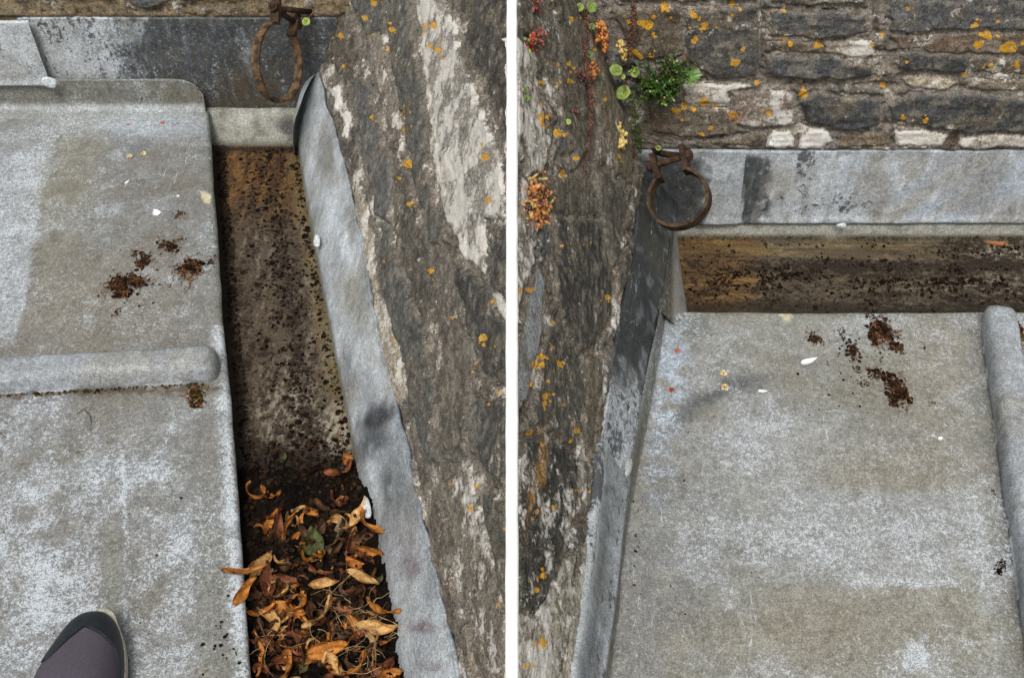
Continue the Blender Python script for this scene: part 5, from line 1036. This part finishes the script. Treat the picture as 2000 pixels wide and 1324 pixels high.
TOCAM = lambda p: (C0-p)/np.linalg.norm(C0-p)
def pennywort(label, leaves, root, mat=None, spikes=()):
    pr = wallpt(*root, .0); t = thing('pennywort', label, 'pennywort', tuple(pr))
    for (u, v, rpx) in leaves:
        p = wallpt(u, v, .012); r = rpx*np.linalg.norm(p-C0)/F; nr = TOCAM(p)*.9+np.array([R.normal(0, .15), 0, .35+R.normal(0, .1)]); lf = MB().add(disc_leaf(p, nr, r)).build('round_leaf', mat or M_PEN, t)
        mid = (p+pr)/2+np.array([0, -.008, .0]); MB().add(tube([p-TOCAM(p)*.001, mid, pr+np.array([0, .006, 0])], .0007, 5)).build('leaf_stalk', M_STEM, t)
    return t
pennywort('two round green leaves of pennywort at the top over the side wall', [(1132, 15, 9), (1156, 14, 11)], (1142, 30))
pennywort('pennywort with three round bright leaves in the wall corner left of the dark bush', [(1203, 137, 13), (1240, 142, 10), (1217, 181, 15), (1216, 150, 6)], (1224, 160))
pennywort('single small round leaf beside the right rusty clamp', [(1286, 289, 6)], (1278, 276)); pennywort('dull green round leaf high on the side wall stem', [(1152, 108, 7), (1156, 52, 7)], (1145, 90), M_PEND)
pennywort('small green leaf near the left margin of the right picture', [(1029, 192, 7), (1027, 176, 6)], (1026, 184), M_PEND); pennywort('tiny pale green leaf low on the side wall', [(1110, 238, 6)], (1112, 246))
pl = PY(598, 43, YB-.05); t = thing('pennywort', 'single small round leaf beside the left rusty clamp', 'pennywort', tuple(pl)); MB().add(disc_leaf(pl, TOCAM(pl)+np.array([0, 0, .3]), .0065)).build('round_leaf', M_PEN, t); MB().add(tube([pl, pl+np.array([.01, .03, .004]), pl+np.array([.02, .055, 0])], .0007, 5)).build('leaf_stalk', M_STEM, t)
def spike(label, pix, r0, n, mat, bead=(.0011, .002), stem=True, name='dried_flower_spike', lift=.008, longb=1.0):
    pts = np.array([wallpt(u, v, lift) for u, v in pix]); tt = np.linspace(0, 1, 30); t_ = np.linspace(0, 1, len(pts)); pts = np.stack([np.interp(tt, t_, pts[:, k]) for k in range(3)], 1); pts += .0012*fbm(pts, 60, 2, 700)[:, None]
    t = thing(name, label, 'flower spike', tuple(pts[0])); MB().add(tube(pts, np.linspace(.0011, .0005, 30), 5)).build('stem', M_STEM, t); mb = MB()
    for k in range(n):
        i = R.uniform(0, 29); p = pts[int(i)]+R.normal(0, 1, 3)*r0*(.35+.65*math.sin(math.pi*min(1, i/29*.9+.1))); w, f = lump((0, 0, 0), R.uniform(*bead), longb, .3); mb.add((w+p, f))
    mb.build('dry_florets', mat, t); return t
spike('longest dried reddish flower spike trailing down the side wall', [(1142, 22), (1143, 70), (1143, 130), (1150, 170), (1155, 220), (1152, 270), (1140, 345)], .0027, 520, M_SPIKE, (.0006, .0013))
spike('dried dark red flower spike hanging at the top above the bush', [(1236, 8), (1238, 45), (1232, 85), (1226, 118)], .0027, 200, M_SPIKE, (.0006, .0014)); spike('short dried red spike hanging beside the right clamp', [(1236, 285), (1240, 320), (1247, 385)], .0022, 170, M_SPIKE, (.0006, .0012))
spike('yellow flower bells drooping on the side wall left of the clamp', [(1207, 240), (1212, 258), (1216, 275), (1206, 282), (1217, 292)], .0028, 60, M_YEL, (.0018, .003), longb=1.5); spike('orange withered flower bells right of the long spike', [(1172, 42), (1178, 75), (1180, 105)], .0034, 70, M_ORG, (.0016, .003), longb=1.5)
spike('orange and red withered cluster halfway down the long spike', [(1160, 128), (1156, 142), (1150, 148)], .004, 60, M_ORG, (.0016, .003)); spike('pale yellow bells just above the pennywort leaves', [(1213, 84), (1216, 100), (1222, 118)], .003, 50, M_YEL, (.0014, .0024), longb=1.5); spike('dark red withered cluster left of the long spike', [(1128, 140), (1132, 152), (1136, 150)], .0038, 60, M_SPIKE, (.0014, .0026))
for lb, pix in (('thin bare stem crossing the top of the side wall plants', [(1140, 36), (1165, 40), (1180, 55), (1192, 72)]), ('thin reddish stem slanting below the long spike top', [(1152, 72), (1162, 85), (1170, 115), (1175, 140)]), ('pale thin stem hanging left of the long spike', [(1132, 70), (1136, 95), (1146, 130)]), ('thin stem hanging under the dark bush', [(1280, 225), (1290, 240), (1310, 255)])):
    pts = [wallpt(u, v, .006) for u, v in pix]; pts = np.array(pts); tt = np.linspace(0, 1, 12); t_ = np.linspace(0, 1, len(pts)); pts = np.stack([np.interp(tt, t_, pts[:, k]) for k in range(3)], 1); o = MB().add(tube(pts-pts[0], .0005, 5)).build('bare_stem', M_STEM); o.location = tuple(pts[0]); tag(o, lb, 'stem')
def leaflet(p, d_, nrm, L_, W_):
    d_ = d_/np.linalg.norm(d_); s = np.cross(nrm, d_); s /= np.linalg.norm(s)+1e-9; n_ = np.cross(d_, s)
    V = [p, p+d_*L_*.3+s*W_*.42+n_*W_*.1, p+d_*L_*.7+s*W_*.42+n_*W_*.1, p+d_*L_, p+d_*L_*.7-s*W_*.42+n_*W_*.1, p+d_*L_*.3-s*W_*.42+n_*W_*.1, p+d_*L_*.5-n_*W_*.05]
    return V, [(0, 1, 6), (1, 2, 6), (2, 3, 6), (3, 4, 6), (4, 5, 6), (5, 0, 6)]
pb = PY(1287, 148, YR-.004); bush = thing('cushion_plant', 'dense dark green cushion plant of tiny leaves growing from the right wall corner', 'plant', tuple(pb))
px = np.linalg.norm(pb-C0)/F; dk_, lt_ = MB(), MB(); st = MB()
for k in range(120):
    a = R.uniform(0, 6.28); rr = math.sqrt(R.random()); tip = pb+np.array([math.cos(a)*54*rr*px*(1+.2*math.sin(3*a)), -.006-.030*math.sqrt(max(0, 1-rr*rr))*R.uniform(.6, 1.15), math.sin(a)*42*rr*px/.72*1.0+.004]); root = pb+np.array([R.normal(0, .006), .008, -.012+R.normal(0, .004)])
    st.add(tube([root, (root+tip)/2+np.array([0, -.004, 0]), tip], .0005, 4, False)); young = R.random() < .16
    dr = tip-root; dr /= np.linalg.norm(dr)
    for q in range(13):
        s = .55+.45*q/12; p = root+(tip-root)*s+R.normal(0, .0012, 3); d_ = dr*.7+R.normal(0, .7, 3)+np.array([0, -.25, 0]); (lt_ if young and q > 8 else dk_).add(leaflet(p, d_, TOCAM(p)+R.normal(0, .4, 3), R.uniform(.003, .0055), R.uniform(.002, .0034)))
dk_.build('foliage', M_BUSH, bush, False); lt_.build('young_foliage', M_BUSHL, bush, False); st.build('stems', M_STEM, bush)
pr = PY(1351, 147, YR-.014); ros = thing('leaf_rosette', 'small light green rosette of pointed leaves right of the cushion plant', 'plant', tuple(pr))
for k, (az, L_) in enumerate(((10, .014), (55, .015), (95, .010), (150, .018), (172, .013), (230, .014), (268, .016), (310, .015), (345, .012))):
    d_ = np.array([math.cos(math.radians(az)), -.25, math.sin(math.radians(az))]); V = []; Fc = []; nr = TOCAM(pr); d_ /= np.linalg.norm(d_); s = np.cross(nr, d_); s /= np.linalg.norm(s)
    for i, q in enumerate(np.linspace(0, 1, 7)):
        w = .0045*math.sin(math.pi*min(1, q*.95+.04))**.8; cpt = pr+d_*L_*q+nr*(.002*q-.004*q*q)
        V += [cpt-s*w/2+nr*.0005, cpt-nr*.0003, cpt+s*w/2+nr*.0005]
    for i in range(6):
        for j in range(2): Fc.append((i*3+j, i*3+j+1, (i+1)*3+j+1, (i+1)*3+j))
    MB().add((V, Fc)).build('pointed_leaf', M_ROS, ros)
MB().add(tube([pr, pr+np.array([-.002, .01, -.003]), pr+np.array([-.003, .02, -.004])], .0009, 5)).build('stalk', M_ROS, ros)
def sedum(label, u, v, ru, rv, n, mats, rr=(.0016, .0032)):
    p0 = hit_right(u, v, .006); px = np.linalg.norm(p0-C0)/F; t = thing('stonecrop', label, 'stonecrop', tuple(p0))
    grp = [MB() for _ in mats]
    for k in range(n):
        q = hit_right(u+R.normal(0, .42)*ru, v+R.normal(0, .45)*rv, .004+R.uniform(0, .006)); i = R.choice(len(mats), p=[m_[2] for m_ in mats]); w, f = lump((0, 0, 0), R.uniform(*rr), 1.2, .3); grp[i].add((w+q, f))
        if R.random() < .5: grp[i].add(leaflet(q, R.normal(0, 1, 3)+np.array([0, 0, -.5]), TOCAM(q), R.uniform(.005, .010), R.uniform(.002, .0035)))
    for g_, m_ in zip(grp, mats): g_.build(m_[0], m_[1], t)
sedum('orange and dark withered stonecrop tuft on the side wall edge', 1050, 392, 30, 45, 170, [('withered_leaves', M_ORG, .5), ('dark_leaves', M_SPIKE, .32), ('yellow_leaves', M_YEL, .18)], (.0012, .0026)); sedum('small red stonecrop high on the side wall edge', 1044, 76, 18, 22, 60, [('red_leaves', M_REDL, .6), ('dark_leaves', M_SPIKE, .25), ('green_leaves', M_PEN, .15)], (.0012, .0024))
sedum('tiny red stonecrop speck at the top of the side wall', 1046, 15, 9, 9, 26, [('red_leaves', M_REDL, .5), ('dark_leaves', M_SPIKE, .5)], (.001, .002)); sedum('small dark red tuft left of the long spike on the side wall', 1122, 215, 7, 8, 26, [('dark_leaves', M_SPIKE, 1.0)], (.001, .0018))
mb = MB()
for k in range(260):                        # weeds rooted in the corner joint
    v = R.uniform(185, 300); u = 1238+(v-190)*.09+R.normal(0, 5); p = PY(u, v, YR-.006-R.uniform(0, .008)); mb.add(leaflet(p, R.normal(0, 1, 3), TOCAM(p)+R.normal(0, .5, 3), R.uniform(.002, .006), R.uniform(.0015, .003)))
o = mb.build('corner_moss', pmat('corner_moss', '2c3518', '5a6a2c', .1, .8), None, False); tag(o, 'dark moss growing down the wall corner above the right clamp', 'moss', kind='stuff')

# ------------------------------------------------------------------ shoe on the near left bay
toe = P(192, 1211, 0.012); shoe = thing('shoe', 'toe of a dark rubber capped shoe with grey mauve fabric upper at the bottom left', 'shoe', (toe[0]-.03, toe[1]-.12, 0))
ax = np.array([.07, -1., 0]); ax /= np.linalg.norm(ax); sd = np.array([-ax[1], ax[0], 0]); sd = -sd if sd[0] < 0 else sd       # sd points right
LEN = .275
def halfw(s):                               # right and left half widths along the shoe
    base = np.where(s < .36, np.sqrt(np.clip(1-(1-s/.36)**2.3, 0, 1)), 1-.26*sstep(.36, .7, s)); base = base*np.where(s > .9, np.sqrt(np.clip(1-((s-.9)/.1)**2, 0, 1)), 1)
    return .038*base*(1+.06*np.exp(-((s-.3)/.15)**2)), .036*base*(1-.05*np.exp(-((s-.12)/.1)**2))
ss = np.concatenate([np.linspace(0, .12, 60)[:-1], np.linspace(.12, .6, 150)[:-1], np.linspace(.6, 1, 40)]); nth = 161; th = np.linspace(0, math.pi, nth)
def section(s, grow=0, zb=.014):
    wr, wl = halfw(s); h = .026+.026*sstep(.0, .40, s)+.035*sstep(.40, .75, s); h = h*np.clip(np.sqrt(np.clip(1-(1-np.clip(s/.10, 0, 1))**2.4, 0, 1)), .02, 1); bx = np.where(np.cos(th) > 0, wr, wl)+grow
    off = .010*(1-s)*1.0; c0 = toe+ax*LEN*s+sd*(off-.010); cs, sn = np.sign(np.cos(th))*np.abs(np.cos(th))**.8, np.sin(th)**.75
    return c0[None, :]+sd[None, :]*(bx*cs)[:, None]+np.array([0, 0, 1.])[None, :]*(zb-toe[2]+(h+grow)*sn)[:, None]
up_ = np.array([section(s) for s in ss]); V = up_.reshape(-1, 3); Fq = gridfaces(len(ss), nth)
um, vm = proj(V); d_ = polydist(um, vm, [(166, 1226), (196, 1240), (221, 1266), (229, 1300), (234, 1420), (-60, 1420), (20, 1330), (95, 1290), (136, 1250)]); fab = (d_[Fq].mean(1) > 0)
M_RUB = simple('dark_navy_rubber', '15191f', '242a33', 260, .5, .25, .0006, .4); M_FAB = simple('mauve_grey_fabric', '454049', '58525d', 900, .85, .6, .0006, .2); M_SOLE = simple('pale_sole_edge', '8f8a7b', 'b0ab9c', 200, .75, .3); M_BLK = simple('black_outsole', '1a1b1d', '2a2b2d', 200, .7, .3)
for nm, fm, mt, lift in (('toe_cap', ~fab, M_RUB, .0014), ('fabric_upper', fab, M_FAB, 0.0)):
    f = Fq[fm]; ids, inv = np.unique(f, return_inverse=True); q = V[ids].copy(); cen = toe+ax*LEN*.3+np.array([0, 0, -.02]); q += (q-cen)/np.linalg.norm(q-cen, axis=1)[:, None]*lift
    ob = add_obj(nm, mesh(nm, q, np.ascontiguousarray(inv.reshape(-1, 4)), True), shoe, mt); md = ob.modifiers.new('thickness', 'SOLIDIFY'); md.thickness = .002; md.offset = -1
for nm, z0, z1, g0, mt in (('outsole', .002, .009, .0035, M_BLK), ('sole_rim', .009, .020, .0040, M_SOLE)):
    ring = []
    for s in ss: wr, wl = halfw(s); c0 = toe+ax*(LEN*s)+sd*(.010*(1-s)-.010); ring.append((c0, wr+g0, wl+g0))
    out = [np.array([*(c+sd*a)[:2], 0]) for c, a, b in ring]+[np.array([*(c-sd*b)[:2], 0]) for c, a, b in ring[::-1]]; out = np.array(out); out[:26] += (-ax*.005+sd*.003)*np.linspace(1, 0, 26)[:, None]; out[-6:] -= ax*.003; n_ = len(out)
    lo_, hi_ = out.copy(), out.copy(); lo_[:, 2] = z0; hi_[:, 2] = z1+.004*np.exp(-((out-toe)@ax/.03)**2); f = [(i, (i+1) % n_, n_+(i+1) % n_, n_+i) for i in range(n_)]+[tuple(range(n_, 2*n_)), tuple(range(n_))[::-1]]
    add_obj(nm, mesh(nm, np.concatenate([lo_, hi_]), f, False), shoe, mt)
